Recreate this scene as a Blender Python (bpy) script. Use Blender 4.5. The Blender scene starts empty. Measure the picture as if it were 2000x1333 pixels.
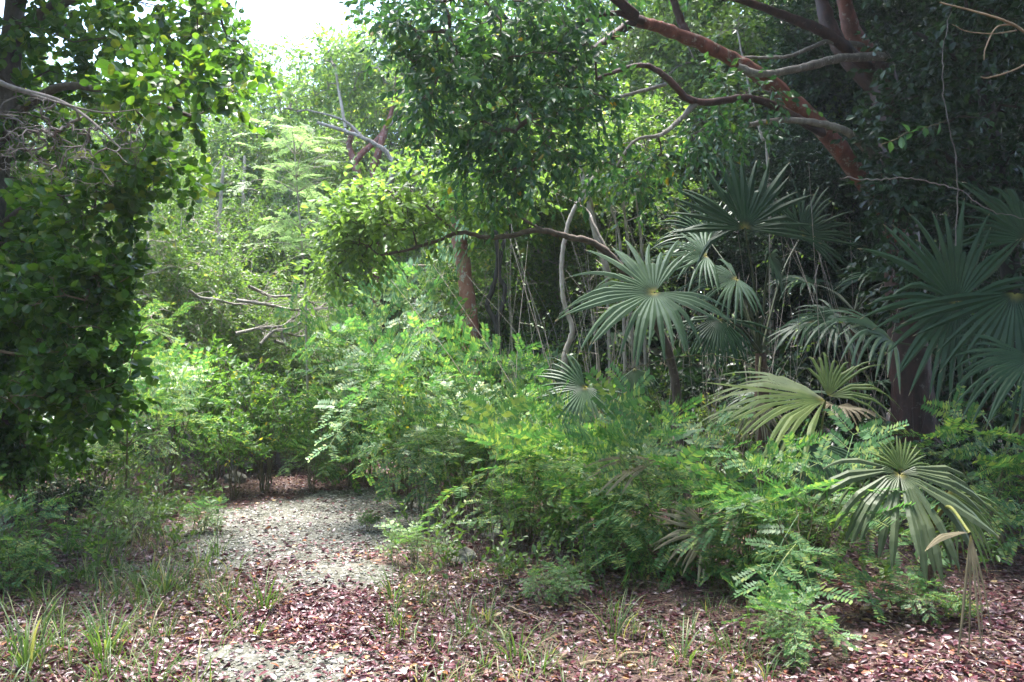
import bpy, math, random
import numpy as np
from mathutils import Vector, Matrix, Euler

# ------------------------------------------------------------------ camera, sky, sun, exposure
S = bpy.context.scene
COL = S.collection
FPX, CX, CY, CAMZ = 1732.0, 1000.0, 666.5, 1.6
PITCH = math.atan(51 / FPX)
cam = bpy.data.objects.new("camera", bpy.data.cameras.new("camera"))
COL.objects.link(cam)
cam.location = (0, 0, CAMZ)
cam.rotation_euler = (math.pi / 2 + PITCH, 0, 0)
cam.data.sensor_width = 36.0
cam.data.lens = 36.0 * FPX / 2000.0
cam.data.clip_start = 0.05
cam.data.clip_end = 1000
cam.data.dof.use_dof = True
cam.data.dof.focus_distance = 7.0
cam.data.dof.aperture_fstop = 5.6
S.camera = cam

SUN_EL, SUN_AZ = math.radians(80), math.radians(-30)      # azimuth: 0 = straight ahead (+Y), negative = left
w = bpy.data.worlds.new("World")
S.world = w
w.use_nodes = True
nt = w.node_tree
bg = nt.nodes["Background"]
sky = nt.nodes.new("ShaderNodeTexSky")
sky.sky_type = 'NISHITA'
sky.sun_disc = False
sky.sun_elevation = SUN_EL
sky.sun_rotation = SUN_AZ
sky.air_density = 1.0
sky.dust_density = 2.0
sky.ozone_density = 1.0
bg.inputs[1].default_value = 0.15
nt.links.new(sky.outputs[0], bg.inputs[0])

sl = bpy.data.lights.new("sun", 'SUN')
sl.energy = 2.6
sl.angle = math.radians(20)
sl.color = (1.0, 0.97, 0.92)
so = bpy.data.objects.new("sun", sl)
COL.objects.link(so)
sd = Vector((math.sin(SUN_AZ) * math.cos(SUN_EL), math.cos(SUN_AZ) * math.cos(SUN_EL), math.sin(SUN_EL)))
so.rotation_euler = sd.to_track_quat('Z', 'Y').to_euler()

S.view_settings.view_transform = 'Standard'
S.view_settings.look = 'None'
S.view_settings.exposure = 2.9
S.view_settings.gamma = 1.0
try:
    S.view_settings.use_curve_mapping = False
except Exception:
    pass
S.render.engine = 'CYCLES'
S.cycles.max_bounces = 8
S.cycles.diffuse_bounces = 4
S.cycles.glossy_bounces = 2
S.cycles.transmission_bounces = 4
S.cycles.sample_clamp_indirect = 6.0
S.cycles.use_denoising = True
S.cycles.volume_bounces = 0

rng = np.random.default_rng(11)
UP = np.array([0., 0., 1.])


# ------------------------------------------------------------------ pixel helpers (photo pixels -> points at a real distance)
def P(px, py, d):
    """World point seen at photo pixel (px, py) at depth d metres along the view axis."""
    x = (px - CX) / FPX * d
    yv = (CY - py) / FPX * d
    c, s = math.cos(PITCH), math.sin(PITCH)
    return np.array([x, d * c - yv * s, CAMZ + d * s + yv * c])


def gz(x, y):
    x = np.asarray(x, float); y = np.asarray(y, float)
    z = 0.035 * np.sin(x * 0.9 + 1.3) * np.cos(y * 0.7) + 0.02 * np.sin(x * 2.3 + y * 1.7) + 0.012 * np.sin(x * 5.1 - y * 3.3)
    side = np.clip((np.abs(x + 1.6 - 0.05 * y) - 2.2) / 3.0, 0, 1)
    return z * (0.4 + side) + 0.12 * side * side


def G(px, d):
    x = (px - CX) / FPX * d
    return np.array([x, d, float(gz(x, d))])


def SD(dx, dy, dz):
    v = np.array([dx, dz, -dy], float)
    return v / np.linalg.norm(v)


def nrm(a):
    a = np.asarray(a, float)
    return a / np.maximum(np.linalg.norm(a, axis=-1, keepdims=True), 1e-9)


# ------------------------------------------------------------------ mesh building
class MB:
    def __init__(self):
        self.v = []; self.f = []; self.n = 0

    def add(self, V, F, smooth=False, mat=0):
        V = np.asarray(V, np.float32).reshape(-1, 3)
        F = np.asarray(F, np.int64)
        if len(V) == 0 or len(F) == 0:
            return
        self.v.append(V)
        self.f.append((F + self.n, smooth, mat))
        self.n += len(V)

    def mesh(self, name, mats, origin=None):
        me = bpy.data.meshes.new(name)
        V = np.concatenate(self.v) if self.v else np.zeros((0, 3), np.float32)
        if origin is not None:
            V = V - np.asarray(origin, np.float32)
        me.vertices.add(len(V))
        me.vertices.foreach_set("co", V.astype(np.float32).ravel())
        loops = np.concatenate([f.ravel() for f, _, _ in self.f])
        tot = np.concatenate([np.full(len(f), f.shape[1]) for f, _, _ in self.f])
        start = np.concatenate([[0], np.cumsum(tot)[:-1]])
        sm = np.concatenate([np.full(len(f), s) for f, s, _ in self.f])
        mi = np.concatenate([np.full(len(f), m) for f, _, m in self.f])
        me.loops.add(len(loops))
        me.loops.foreach_set("vertex_index", loops.astype(np.int32))
        me.polygons.add(len(tot))
        me.polygons.foreach_set("loop_start", start.astype(np.int32))
        me.polygons.foreach_set("loop_total", tot.astype(np.int32))
        me.polygons.foreach_set("use_smooth", sm.astype(bool))
        me.polygons.foreach_set("material_index", mi.astype(np.int32))
        for m in (mats if isinstance(mats, (list, tuple)) else [mats]):
            me.materials.append(m)
        me.update(calc_edges=True)
        return me

    def build(self, name, mats, parent=None, origin=None):
        o = bpy.data.objects.new(name, self.mesh(name, mats, origin))
        COL.objects.link(o)
        if parent is not None:
            o.parent = parent
        return o


def thing(name, label, cat, loc=(0, 0, 0), rz=0.0, group=None):
    o = bpy.data.objects.new(name, None)
    COL.objects.link(o)
    o.empty_display_size = 0.2
    o.location = tuple(float(a) for a in loc)
    o.rotation_euler = (0, 0, rz)
    return tag(o, label, cat, group)


def tag(o, label, cat, group=None):
    o["label"] = label; o["category"] = cat
    if group:
        o["group"] = group
    return o


def kind(o, k, label=None, cat=None):
    o["kind"] = k
    if label:
        o["label"] = label
    if cat:
        o["category"] = cat
    return o


def dup(root, loc, rz, scale, label, group):
    r = root.copy(); COL.objects.link(r)
    r.location = tuple(float(a) for a in loc); r.rotation_euler = (0, 0, rz)
    r.scale = (scale, scale, scale) if np.isscalar(scale) else scale
    r["label"] = label; r["group"] = group
    for ch in root.children:
        c = ch.copy(); COL.objects.link(c); c.parent = r
        for g in ch.children:
            d = g.copy(); COL.objects.link(d); d.parent = c
    return r


def inst(T, F, pos, D, N, L, W):
    """Copies of template verts T (x across, y along, z up) at pos, along D, facing N, length L, width W."""
    pos = np.asarray(pos, float); D = nrm(D)
    side = nrm(np.cross(D, N)); N2 = np.cross(side, D)
    L = np.broadcast_to(np.asarray(L, float), (len(pos),)); W = np.broadcast_to(np.asarray(W, float), (len(pos),))
    V = (pos[:, None, :] + T[None, :, 0, None] * (W[:, None, None] * side[:, None, :])
         + T[None, :, 1, None] * (L[:, None, None] * D[:, None, :])
         + T[None, :, 2, None] * (L[:, None, None] * N2[:, None, :]))
    m = len(T)
    FF = (F[None] + (np.arange(len(pos)) * m)[:, None, None]).reshape(-1, F.shape[1])
    return V.reshape(-1, 3), FF


def tube(mb, pts, rad, sides=6, smooth=True, cap=True, rough=0.0, mat=0):
    pts = np.asarray(pts, float); rad = np.asarray(rad, float)
    k = len(pts)
    if k < 2:
        return
    T = np.gradient(pts, axis=0); T = nrm(T)
    ref = np.array([1., 0, 0]) if abs(T[0, 0]) < 0.8 else np.array([0, 1., 0])
    A = np.empty_like(pts)
    a = ref - T[0] * ref.dot(T[0]); a /= np.linalg.norm(a)
    for i in range(k):
        a = a - T[i] * a.dot(T[i]); n = np.linalg.norm(a)
        a = a / n if n > 1e-6 else A[i - 1]
        A[i] = a
    B = np.cross(T, A)
    th = np.arange(sides) / sides * 2 * np.pi
    R = rad[:, None] * np.ones((1, sides))
    if rough:
        R = R * (1 + rough * rng.normal(size=R.shape))
    V = pts[:, None] + R[..., None] * (np.cos(th)[None, :, None] * A[:, None] + np.sin(th)[None, :, None] * B[:, None])
    V = V.reshape(-1, 3)
    i = np.arange(k - 1)[:, None] * sides; j = np.arange(sides)[None]; j2 = (j + 1) % sides
    F = np.stack([i + j, i + j2, i + sides + j2, i + sides + j], -1).reshape(-1, 4)
    mb.add(V, F, smooth, mat)


def spline(pts, per=8):
    """Catmull-Rom through the points."""
    p = np.asarray(pts, float)
    if len(p) < 3:
        t = np.linspace(0, 1, per + 1)[:, None]
        return p[0] * (1 - t) + p[-1] * t
    q = np.vstack([2 * p[0] - p[1], p, 2 * p[-1] - p[-2]])
    out = []
    for i in range(1, len(q) - 2):
        t = np.linspace(0, 1, per, endpoint=False)[:, None]
        a, b, c, d = q[i - 1], q[i], q[i + 1], q[i + 2]
        out.append(0.5 * ((2 * b) + (-a + c) * t + (2 * a - 5 * b + 4 * c - d) * t ** 2 + (-a + 3 * b - 3 * c + d) * t ** 3))
    out.append(p[-1:])
    return np.vstack(out)


# ------------------------------------------------------------------ leaf templates
def tmpl(v, f):
    return np.array(v, float), np.array(f, int)

LEAF = {}
LEAF['round'] = tmpl([(0, 0, 0), (-.36, .16, .05), (-.52, .48, .09), (-.40, .82, .05), (0, 1, -.06), (.40, .82, .05), (.52, .48, .09), (.36, .16, .05), (0, .5, -.01)],
                     [(0, 8, 2, 1), (8, 4, 3, 2), (0, 7, 6, 8), (8, 6, 5, 4)])
LEAF['ellip'] = tmpl([(0, 0, 0), (-.40, .28, .07), (-.46, .60, .06), (0, 1, -.10), (.46, .60, .06), (.40, .28, .07), (0, .45, .0)],
                     [(0, 6, 2, 1), (6, 3, 2, 2), (0, 5, 4, 6), (6, 4, 3, 3)])
LEAF['ellip'] = (LEAF['ellip'][0], np.array([(0, 6, 2, 1), (0, 5, 4, 6)]))
_e3 = np.array([(6, 3, 2), (6, 4, 3)])
LEAF['quad'] = tmpl([(0, 0, 0), (-.5, .45, .08), (0, 1, -.06), (.5, .45, .08)], [(0, 3, 2, 1)])


def add_leaves(mb, kindname, pos, D, N, L, W, mat=0):
    T, F = LEAF[kindname]
    if kindname == 'ellip':
        V, F1 = inst(T, F, pos, D, N, L, W)
        m = len(T)
        F2 = (_e3[None] + (np.arange(len(pos)) * m)[:, None, None]).reshape(-1, 3)
        n0 = mb.n
        mb.add(V, F1, False, mat)
        mb.f.append((F2 + n0, False, mat))
    else:
        V, F1 = inst(T, F, pos, D, N, L, W)
        mb.add(V, F1, False, mat)


def bipin_template(pairs=4, nl=9, plen=.44, spread=55, seed=0, wide=.058):
    """A twice-pinnate leaf: rachis along y, pinnae in pairs, leaflets in pairs; unit length."""
    r = np.random.default_rng(seed)
    V, F = [], []

    def quad(a, b, c, d):
        n = len(V); V.extend([a, b, c, d]); F.append((n, n + 1, n + 2, n + 3))

    def zr(y):
        return 0.10 * y - 0.22 * y * y

    def strip(p, q, wd):
        d = (q - p); s = np.cross(d, [0, 0, 1.]); s = s / max(np.linalg.norm(s), 1e-6) * wd
        quad(p - s, p + s, q + s * .6, q - s * .6)
    ys = np.linspace(0, 1, 6)
    for a, b in zip(ys[:-1], ys[1:]):
        strip(np.array([0, a, zr(a)]), np.array([0, b, zr(b)]), .007)
    for y in np.linspace(.34, .97, pairs):
        for sgn in (-1, 1):
            ang = math.radians(spread * (1.25 - .45 * y) + r.normal() * 5)
            d = np.array([sgn * math.sin(ang), math.cos(ang), r.normal() * .10 - .05])
            d /= np.linalg.norm(d)
            p0 = np.array([0, y, zr(y)])
            pl = plen * (.75 + .4 * y) * (1 + .1 * r.normal())
            up = np.array([0, 0, 1.]) + r.normal(size=3) * .2
            s = np.cross(d, up); s /= np.linalg.norm(s)
            n = np.cross(s, d)
            def pp(t):
                return p0 + d * (t * pl) + np.array([0, 0, -.16]) * pl * t * t
            strip(pp(0), pp(.5), .004); strip(pp(.5), pp(1), .004)
            for k in range(nl):
                t = .12 + .88 * (k + .5) / nl
                for sg in (-1, 1):
                    b = pp(t)
                    dd = d * .42 + s * sg * .9 + n * (.10 + .12 * r.normal())
                    dd /= np.linalg.norm(dd)
                    ll = pl * .265 * (1.0 - .35 * abs(t - .5)) * (1 + .1 * r.normal())
                    lw = pl * wide
                    side = np.cross(dd, n); side /= np.linalg.norm(side)
                    quad(b, b + dd * ll * .45 + side * lw, b + dd * ll, b + dd * ll * .45 - side * lw)
    return np.array(V), np.array(F)

for i in range(3):
    LEAF['bipin%d' % i] = bipin_template(3, 8, .46, 58, i)
for i in range(3):
    LEAF['spray%d' % i] = bipin_template(3, 10, .47, 60, 40 + i, .052)
for i in range(3):
    LEAF['feather%d' % i] = bipin_template(7, 8, .24, 62, 20 + i, .046)

# a bare twig: three-sided needle along y
LEAF['twig'] = tmpl([(-.5, 0, -.3), (.5, 0, -.3), (0, 0, .6), (-.3, .55, .03), (.3, .55, .03), (0, .55, .06), (0, 1, 0)], [(0, 1, 4, 3), (1, 2, 5, 4), (2, 0, 3, 5)])


def add_twigs(mb, pos, D, L, r, mat=0):
    T, F = LEAF['twig']
    T = T.copy(); V = None
    pos = np.asarray(pos, float); D = nrm(D)
    N = nrm(UP + 0.3 * rng.normal(size=D.shape))
    side = nrm(np.cross(D, N)); N2 = np.cross(side, D)
    L = np.broadcast_to(L, (len(pos),)); r = np.broadcast_to(r, (len(pos),))
    V = (pos[:, None] + T[None, :, 0, None] * (2 * r)[:, None, None] * side[:, None] + T[None, :, 1, None] * L[:, None, None] * D[:, None]
         + T[None, :, 2, None] * (2 * r)[:, None, None] * N2[:, None])
    V[:, 3:6] += (rng.normal(size=(len(pos), 1, 3)) * 0.05 * L[:, None, None])
    m = 7
    off = (np.arange(len(pos)) * m)[:, None, None]
    n0 = mb.n
    mb.add(V.reshape(-1, 3), (F[None] + off).reshape(-1, 4), True, mat)
    F3 = np.array([(3, 4, 6), (4, 5, 6), (5, 3, 6)])
    mb.f.append(((F3[None] + off).reshape(-1, 3) + n0, True, mat))


# ------------------------------------------------------------------ materials
def _new(name):
    m = bpy.data.materials.new(name); m.use_nodes = True
    n = m.node_tree; n.nodes.clear()
    out = n.nodes.new("ShaderNodeOutputMaterial")
    return m, n, out


def ramp(n, stops, interp='LINEAR'):
    r = n.nodes.new("ShaderNodeValToRGB"); r.color_ramp.interpolation = interp
    e = r.color_ramp.elements
    while len(e) < len(stops):
        e.new(0.5)
    for k, (p, c) in enumerate(stops):
        e[k].position = p; e[k].color = (*c, 1)
    return r


def leaf_mat(name, stops, trans=0.38, rough=0.42, tcol=(1.25, 1.25, .55), spec=.5, patch=True):
    """Leaf: colours spread leaf by leaf, thin enough for light to come through."""
    m, n, out = _new(name)
    geo = n.nodes.new("ShaderNodeNewGeometry")
    oi = n.nodes.new("ShaderNodeObjectInfo")
    add = n.nodes.new("ShaderNodeMath"); add.operation = 'MULTIPLY_ADD'; add.inputs[1].default_value = .16; add.inputs[2].default_value = -.08
    n.links.new(oi.outputs['Random'], add.inputs[0])
    a2 = n.nodes.new("ShaderNodeMath"); a2.operation = 'ADD'
    n.links.new(geo.outputs['Random Per Island'], a2.inputs[0]); n.links.new(add.outputs[0], a2.inputs[1])
    r = ramp(n, stops)
    n.links.new(a2.outputs[0], r.inputs[0])
    col = r.outputs[0]
    tc = n.nodes.new("ShaderNodeTexCoord")
    no = n.nodes.new("ShaderNodeTexNoise"); no.inputs['Scale'].default_value = 1.7; no.inputs['Detail'].default_value = 2
    n.links.new(tc.outputs['Object'], no.inputs['Vector'])
    hs = n.nodes.new("ShaderNodeHueSaturation")
    mr = n.nodes.new("ShaderNodeMapRange"); mr.inputs[1].default_value = .3; mr.inputs[2].default_value = .7; mr.inputs[3].default_value = .75; mr.inputs[4].default_value = 1.3
    n.links.new(no.outputs[0], mr.inputs[0]); n.links.new(mr.outputs[0], hs.inputs['Value']); n.links.new(col, hs.inputs['Color'])
    p = n.nodes.new("ShaderNodeBsdfPrincipled")
    p.inputs['Roughness'].default_value = rough
    p.inputs['Specular IOR Level'].default_value = spec
    n.links.new(hs.outputs[0], p.inputs['Base Color'])
    mul = n.nodes.new("ShaderNodeMix"); mul.data_type = 'RGBA'; mul.blend_type = 'MULTIPLY'; mul.inputs[0].default_value = 1
    n.links.new(hs.outputs[0], mul.inputs[6]); mul.inputs[7].default_value = (*[c * 1.6 for c in tcol], 1)
    t = n.nodes.new("ShaderNodeBsdfTranslucent")
    n.links.new(mul.outputs[2], t.inputs['Color'])
    mx = n.nodes.new("ShaderNodeMixShader"); mx.inputs[0].default_value = trans
    n.links.new(p.outputs[0], mx.inputs[1]); n.links.new(t.outputs[0], mx.inputs[2])
    n.links.new(mx.outputs[0], out.inputs[0])
    return m


def bark_mat(name, c1, c2, c3=None, patch=0.5, scale=6, stretch=3.0, bump=.5, rough=.8):
    m, n, out = _new(name)
    tc = n.nodes.new("ShaderNodeTexCoord")
    mp = n.nodes.new("ShaderNodeMapping"); mp.inputs['Scale'].default_value = (scale * stretch, scale * stretch, scale)
    n.links.new(tc.outputs['Object'], mp.inputs[0])
    no = n.nodes.new("ShaderNodeTexNoise"); no.inputs['Scale'].default_value = 1.0; no.inputs['Detail'].default_value = 8; no.inputs['Roughness'].default_value = .65
    n.links.new(mp.outputs[0], no.inputs['Vector'])
    r = ramp(n, [(.32, c1), (.66, c2)])
    n.links.new(no.outputs[0], r.inputs[0])
    col = r.outputs[0]
    if c3:
        n2 = n.nodes.new("ShaderNodeTexNoise"); n2.inputs['Scale'].default_value = scale * 2.4; n2.inputs['Detail'].default_value = 9; n2.inputs['Roughness'].default_value = .7
        n.links.new(tc.outputs['Object'], n2.inputs['Vector'])
        r2 = ramp(n, [(patch, (0, 0, 0)), (patch + .06, (1, 1, 1))])
        n.links.new(n2.outputs[0], r2.inputs[0])
        mx = n.nodes.new("ShaderNodeMix"); mx.data_type = 'RGBA'
        n.links.new(r2.outputs[0], mx.inputs[0]); n.links.new(col, mx.inputs[6]); mx.inputs[7].default_value = (*c3, 1)
        col = mx.outputs[2]
    p = n.nodes.new("ShaderNodeBsdfPrincipled"); p.inputs['Roughness'].default_value = rough
    n.links.new(col, p.inputs['Base Color'])
    b = n.nodes.new("ShaderNodeBump"); b.inputs['Strength'].default_value = bump; b.inputs['Distance'].default_value = .02
    n.links.new(no.outputs[0], b.inputs['Height']); n.links.new(b.outputs[0], p.inputs['Normal'])
    n.links.new(p.outputs[0], out.inputs[0])
    return m


M = {}
M['sea'] = leaf_mat("broad_round_leaf", [(0, (.03, .075, .016)), (.5, (.055, .125, .024)), (.9, (.095, .17, .03)), (1, (.17, .21, .04))], .46, .30, (1.25, 1.3, .45))
M['sea_dark'] = leaf_mat("dark_round_leaf", [(0, (.016, .045, .014)), (.6, (.03, .08, .018)), (1, (.06, .13, .025))], .25, .35, (1.2, 1.25, .4))
M['gumbo'] = leaf_mat("hanging_leaf", [(0, (.024, .064, .034)), (.5, (.042, .10, .048)), (.93, (.075, .15, .056)), (.985, (.1, .17, .03)), (1, (.34, .15, .02))], .40, .36, (1.1, 1.25, .5))
M['lime'] = leaf_mat("lime_leaf", [(0, (.075, .13, .045)), (.55, (.12, .20, .062)), (.93, (.18, .28, .06)), (1, (.36, .38, .08))], .45, .4, (1.2, 1.25, .6))
M['mid'] = leaf_mat("small_green_leaf", [(0, (.062, .118, .036)), (.6, (.105, .185, .05)), (.97, (.17, .25, .07)), (1, (.28, .26, .08))], .40, .42, (1.15, 1.2, .5))
M['back'] = leaf_mat("thicket_leaf", [(0, (.055, .10, .034)), (.6, (.09, .155, .044)), (1, (.13, .20, .06))], .36, .4, (1.15, 1.2, .5))
M['dark'] = leaf_mat("shade_toned_leaf", [(0, (.012, .032, .014)), (.7, (.024, .056, .022)), (1, (.05, .10, .035))], .22, .38, (1.1, 1.2, .5))  # very dark leaf, deep shade of the thicket is partly in this colour
M['bipin'] = leaf_mat("feathery_leaf", [(0, (.058, .135, .05)), (.6, (.095, .195, .068)), (1, (.30, .33, .09))], .34, .5, (.92, 1.18, .62))
M["bipin_pale"] = leaf_mat("pale_feathery_leaf", [(0, (.18, .26, .12)), (.6, (.24, .32, .15)), (1, (.32, .38, .19))], .42, .5, (1.0, 1.12, .8))
M['shrub'] = leaf_mat("shrub_leaf", [(0, (.045, .105, .032)), (.55, (.08, .16, .048)), (.96, (.15, .25, .07)), (1, (.38, .30, .05))], .42, .4, (1.15, 1.25, .4))
M['grass'] = leaf_mat("grass_blade", [(0, (.05, .10, .03)), (.65, (.085, .155, .045)), (.9, (.15, .19, .07)), (1, (.34, .29, .17))], .35, .5, (1.2, 1.2, .5))


def palm_mat(name, c1, c2, rough=.5, trans=.2):
    m, n, out = _new(name)
    tc = n.nodes.new("ShaderNodeTexCoord")
    no = n.nodes.new("ShaderNodeTexNoise"); no.inputs['Scale'].default_value = 7; no.inputs['Detail'].default_value = 5
    n.links.new(tc.outputs['Object'], no.inputs['Vector'])
    geo = n.nodes.new("ShaderNodeNewGeometry")
    ad = n.nodes.new("ShaderNodeMath"); ad.operation = 'MULTIPLY_ADD'; ad.inputs[1].default_value = .35
    oi = n.nodes.new('ShaderNodeObjectInfo'); ao = n.nodes.new('ShaderNodeMath'); ao.operation = 'MULTIPLY_ADD'; ao.inputs[1].default_value = .3; ao.inputs[2].default_value = -.15
    n.links.new(oi.outputs['Random'], ao.inputs[0]); a3 = n.nodes.new('ShaderNodeMath'); a3.operation = 'ADD'; n.links.new(ao.outputs[0], a3.inputs[0]); n.links.new(no.outputs[0], a3.inputs[1])
    n.links.new(geo.outputs['Random Per Island'], ad.inputs[0]); n.links.new(a3.outputs[0], ad.inputs[2])
    r = ramp(n, [(.3, c1), (.95, c2)])
    n.links.new(ad.outputs[0], r.inputs[0])
    at = n.nodes.new("ShaderNodeAttribute"); at.attribute_name = "tip"
    rt = ramp(n, [(.0, (.30, .26, .06)), (.10, (0, 0, 0)), (.93, (0, 0, 0)), (1, (.42, .34, .2))])
    n.links.new(at.outputs['Fac'], rt.inputs[0])
    mxf = ramp(n, [(0, (1, 1, 1)), (.14, (0, 0, 0)), (.94, (0, 0, 0)), (.985, (1, 1, 1))])
    n.links.new(at.outputs['Fac'], mxf.inputs[0])
    mx = n.nodes.new("ShaderNodeMix"); mx.data_type = 'RGBA'
    n.links.new(mxf.outputs[0], mx.inputs[0]); n.links.new(r.outputs[0], mx.inputs[6]); n.links.new(rt.outputs[0], mx.inputs[7])
    p = n.nodes.new("ShaderNodeBsdfPrincipled"); p.inputs['Roughness'].default_value = rough; p.inputs['Specular IOR Level'].default_value = .32
    n.links.new(mx.outputs[2], p.inputs['Base Color'])
    t = n.nodes.new("ShaderNodeBsdfTranslucent"); n.links.new(mx.outputs[2], t.inputs['Color'])
    ms = n.nodes.new("ShaderNodeMixShader"); ms.inputs[0].default_value = trans
    n.links.new(p.outputs[0], ms.inputs[1]); n.links.new(t.outputs[0], ms.inputs[2]); n.links.new(ms.outputs[0], out.inputs[0])
    return m

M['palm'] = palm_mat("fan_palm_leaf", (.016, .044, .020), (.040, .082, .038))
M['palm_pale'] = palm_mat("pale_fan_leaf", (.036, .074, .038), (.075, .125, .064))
M['palm_yellow'] = palm_mat("yellowing_fan_leaf", (.07, .12, .03), (.16, .20, .06))
M['palm_dry'] = palm_mat("dry_fan_leaf", (.16, .13, .075), (.30, .26, .17), .6, .12)
M['palm_olive'] = palm_mat('olive_fan_leaf', (.045, .07, .03), (.10, .125, .06))
M['palm_tan'] = palm_mat('withered_fan_leaf', (.10, .085, .045), (.19, .16, .10), .6, .12)
M['petiole'] = bark_mat("petiole", (.10, .12, .03), (.20, .19, .05), None, .5, 8, 1, .1, .5)
M['petiole_dark'] = bark_mat("dark_petiole", (.03, .04, .02), (.07, .08, .035), None, .5, 8, 1, .1, .5)
M['fibre'] = bark_mat("palm_fibre", (.05, .03, .02), (.17, .10, .07), None, .5, 14, 3, .9, .95)

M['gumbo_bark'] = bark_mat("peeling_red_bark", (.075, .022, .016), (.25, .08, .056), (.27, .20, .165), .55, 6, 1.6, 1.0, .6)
M['gumbo_dark'] = bark_mat("shaded_red_bark", (.022, .010, .009), (.075, .028, .024), (.13, .10, .085), .60, 5, 2.2, .7, .6)  # darker copy of the red bark, the trunk's shade is in its colour
M['grey_bark'] = bark_mat("grey_bark", (.10, .085, .07), (.26, .23, .20), (.42, .40, .36), .56, 7, 2, .6, .85)
M['pale_bark'] = bark_mat("pale_bark", (.22, .17, .14), (.45, .40, .34), (.22, .11, .08), .60, 6, 2, .4, .8)
M['brown_bark'] = bark_mat("brown_bark", (.05, .036, .028), (.13, .10, .08), (.25, .22, .19), .62, 9, 2, .6, .9)
M['dark_bark'] = bark_mat("dark_bark", (.02, .016, .014), (.06, .05, .042), None, .6, 9, 2, .6, .9)
M['twig_grey'] = bark_mat("dead_twig", (.09, .075, .07), (.22, .185, .17), None, .6, 12, 1, .3, .9)
M['twig_tan'] = bark_mat("tan_twig", (.16, .11, .07), (.32, .23, .15), None, .6, 12, 1, .3, .9)
M['stem'] = bark_mat("green_brown_stem", (.07, .06, .03), (.17, .14, .08), None, .6, 12, 1, .3, .8)


# ------------------------------------------------------------------ growth
def blob_points(blobs, n, shell=2.0):
    """Random points in ellipsoids given as (centre, (ax, ay, az))."""
    vol = np.array([b[1][0] * b[1][1] * b[1][2] for b in blobs]) ** (2 / 3)
    k = rng.choice(len(blobs), n, p=vol / vol.sum())
    u = nrm(rng.normal(size=(n, 3))) * (rng.random((n, 1)) ** (1 / (3 * shell / 2)))
    c = np.array([b[0] for b in blobs])[k]; a = np.array([b[1] for b in blobs])[k]
    return c + u * a


def grow(base_pts, base_r, targets, step=.28, arch=.10, bow=.14, rt=.004, power=.5):
    nb = len(base_pts)
    cap = nb + len(targets) * 60
    X = np.empty((cap, 3)); X[:nb] = base_pts
    par = np.full(cap, -1); rc = np.full(cap, 9.0); rc[:nb] = base_r
    cnt = np.zeros(cap)
    n = nb; chains = []
    order = np.argsort([np.min(np.sum((base_pts - t) ** 2, 1)) for t in targets])
    for ti in order:
        t = targets[ti]
        d = X[:n] - t
        j = int(np.argmin(np.sum(d * d, 1) + np.where(d[:, 2] > 0, d[:, 2] ** 2, 0) * .6))
        dist = math.sqrt(float(np.sum(d[j] ** 2)))
        k = min(40, max(2, int(math.ceil(dist / step))))
        s = np.linspace(0, 1, k + 1)[1:, None]
        perp = np.cross(t - X[j], rng.normal(size=3)); perp = perp / max(np.linalg.norm(perp), 1e-6)
        off = perp * dist * bow * rng.normal() + UP * dist * arch
        pts = X[j] * (1 - s) + t * s + off * np.sin(np.pi * s) * (1 - .3 * s) + rng.normal(size=(k, 3)) * .018 * dist / k * (1 - s)
        ids = np.arange(n, n + k)
        X[ids] = pts; par[ids[0]] = j; par[ids[1:]] = ids[:-1]
        n += k
        chains.append(np.concatenate([[j], ids]))
    for c in chains:
        i = c[-1]
        while i >= 0:
            cnt[i] += 1
            i = par[i]
    R = np.minimum(rt * np.maximum(cnt, 1) ** power, rc * .7)
    return X[:n], chains, R[:n]


def chain_tubes(mb, X, chains, R, sides=5, rend=.5):
    for c in chains:
        r = R[c].copy(); r[0] = min(r[0], r[1] * 1.25); r[-1] *= rend
        tube(mb, X[c], r, sides if r[0] > .006 else 3)


def twig_sites(X, chains, nsub, lo=.3, lsub=.4, outw=.7, upw=.1, jit=.9):
    pos, D = [], []
    for c in chains:
        p = X[c]
        k = len(p)
        s = lo + (1 - lo) * rng.random(nsub)
        s[0] = 1.0
        f = s * (k - 1); i = np.minimum(f.astype(int), k - 2); t = (f - i)[:, None]
        q = p[i] * (1 - t) + p[i + 1] * t
        d = nrm(p[i + 1] - p[i])
        dd = nrm(d * outw + nrm(rng.normal(size=(nsub, 3))) * jit + UP * upw)
        pos.append(q); D.append(dd)
    pos = np.concatenate(pos); D = np.concatenate(D)
    L = lsub * (.6 + .8 * rng.random(len(pos)))
    return pos, D, L


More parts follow.
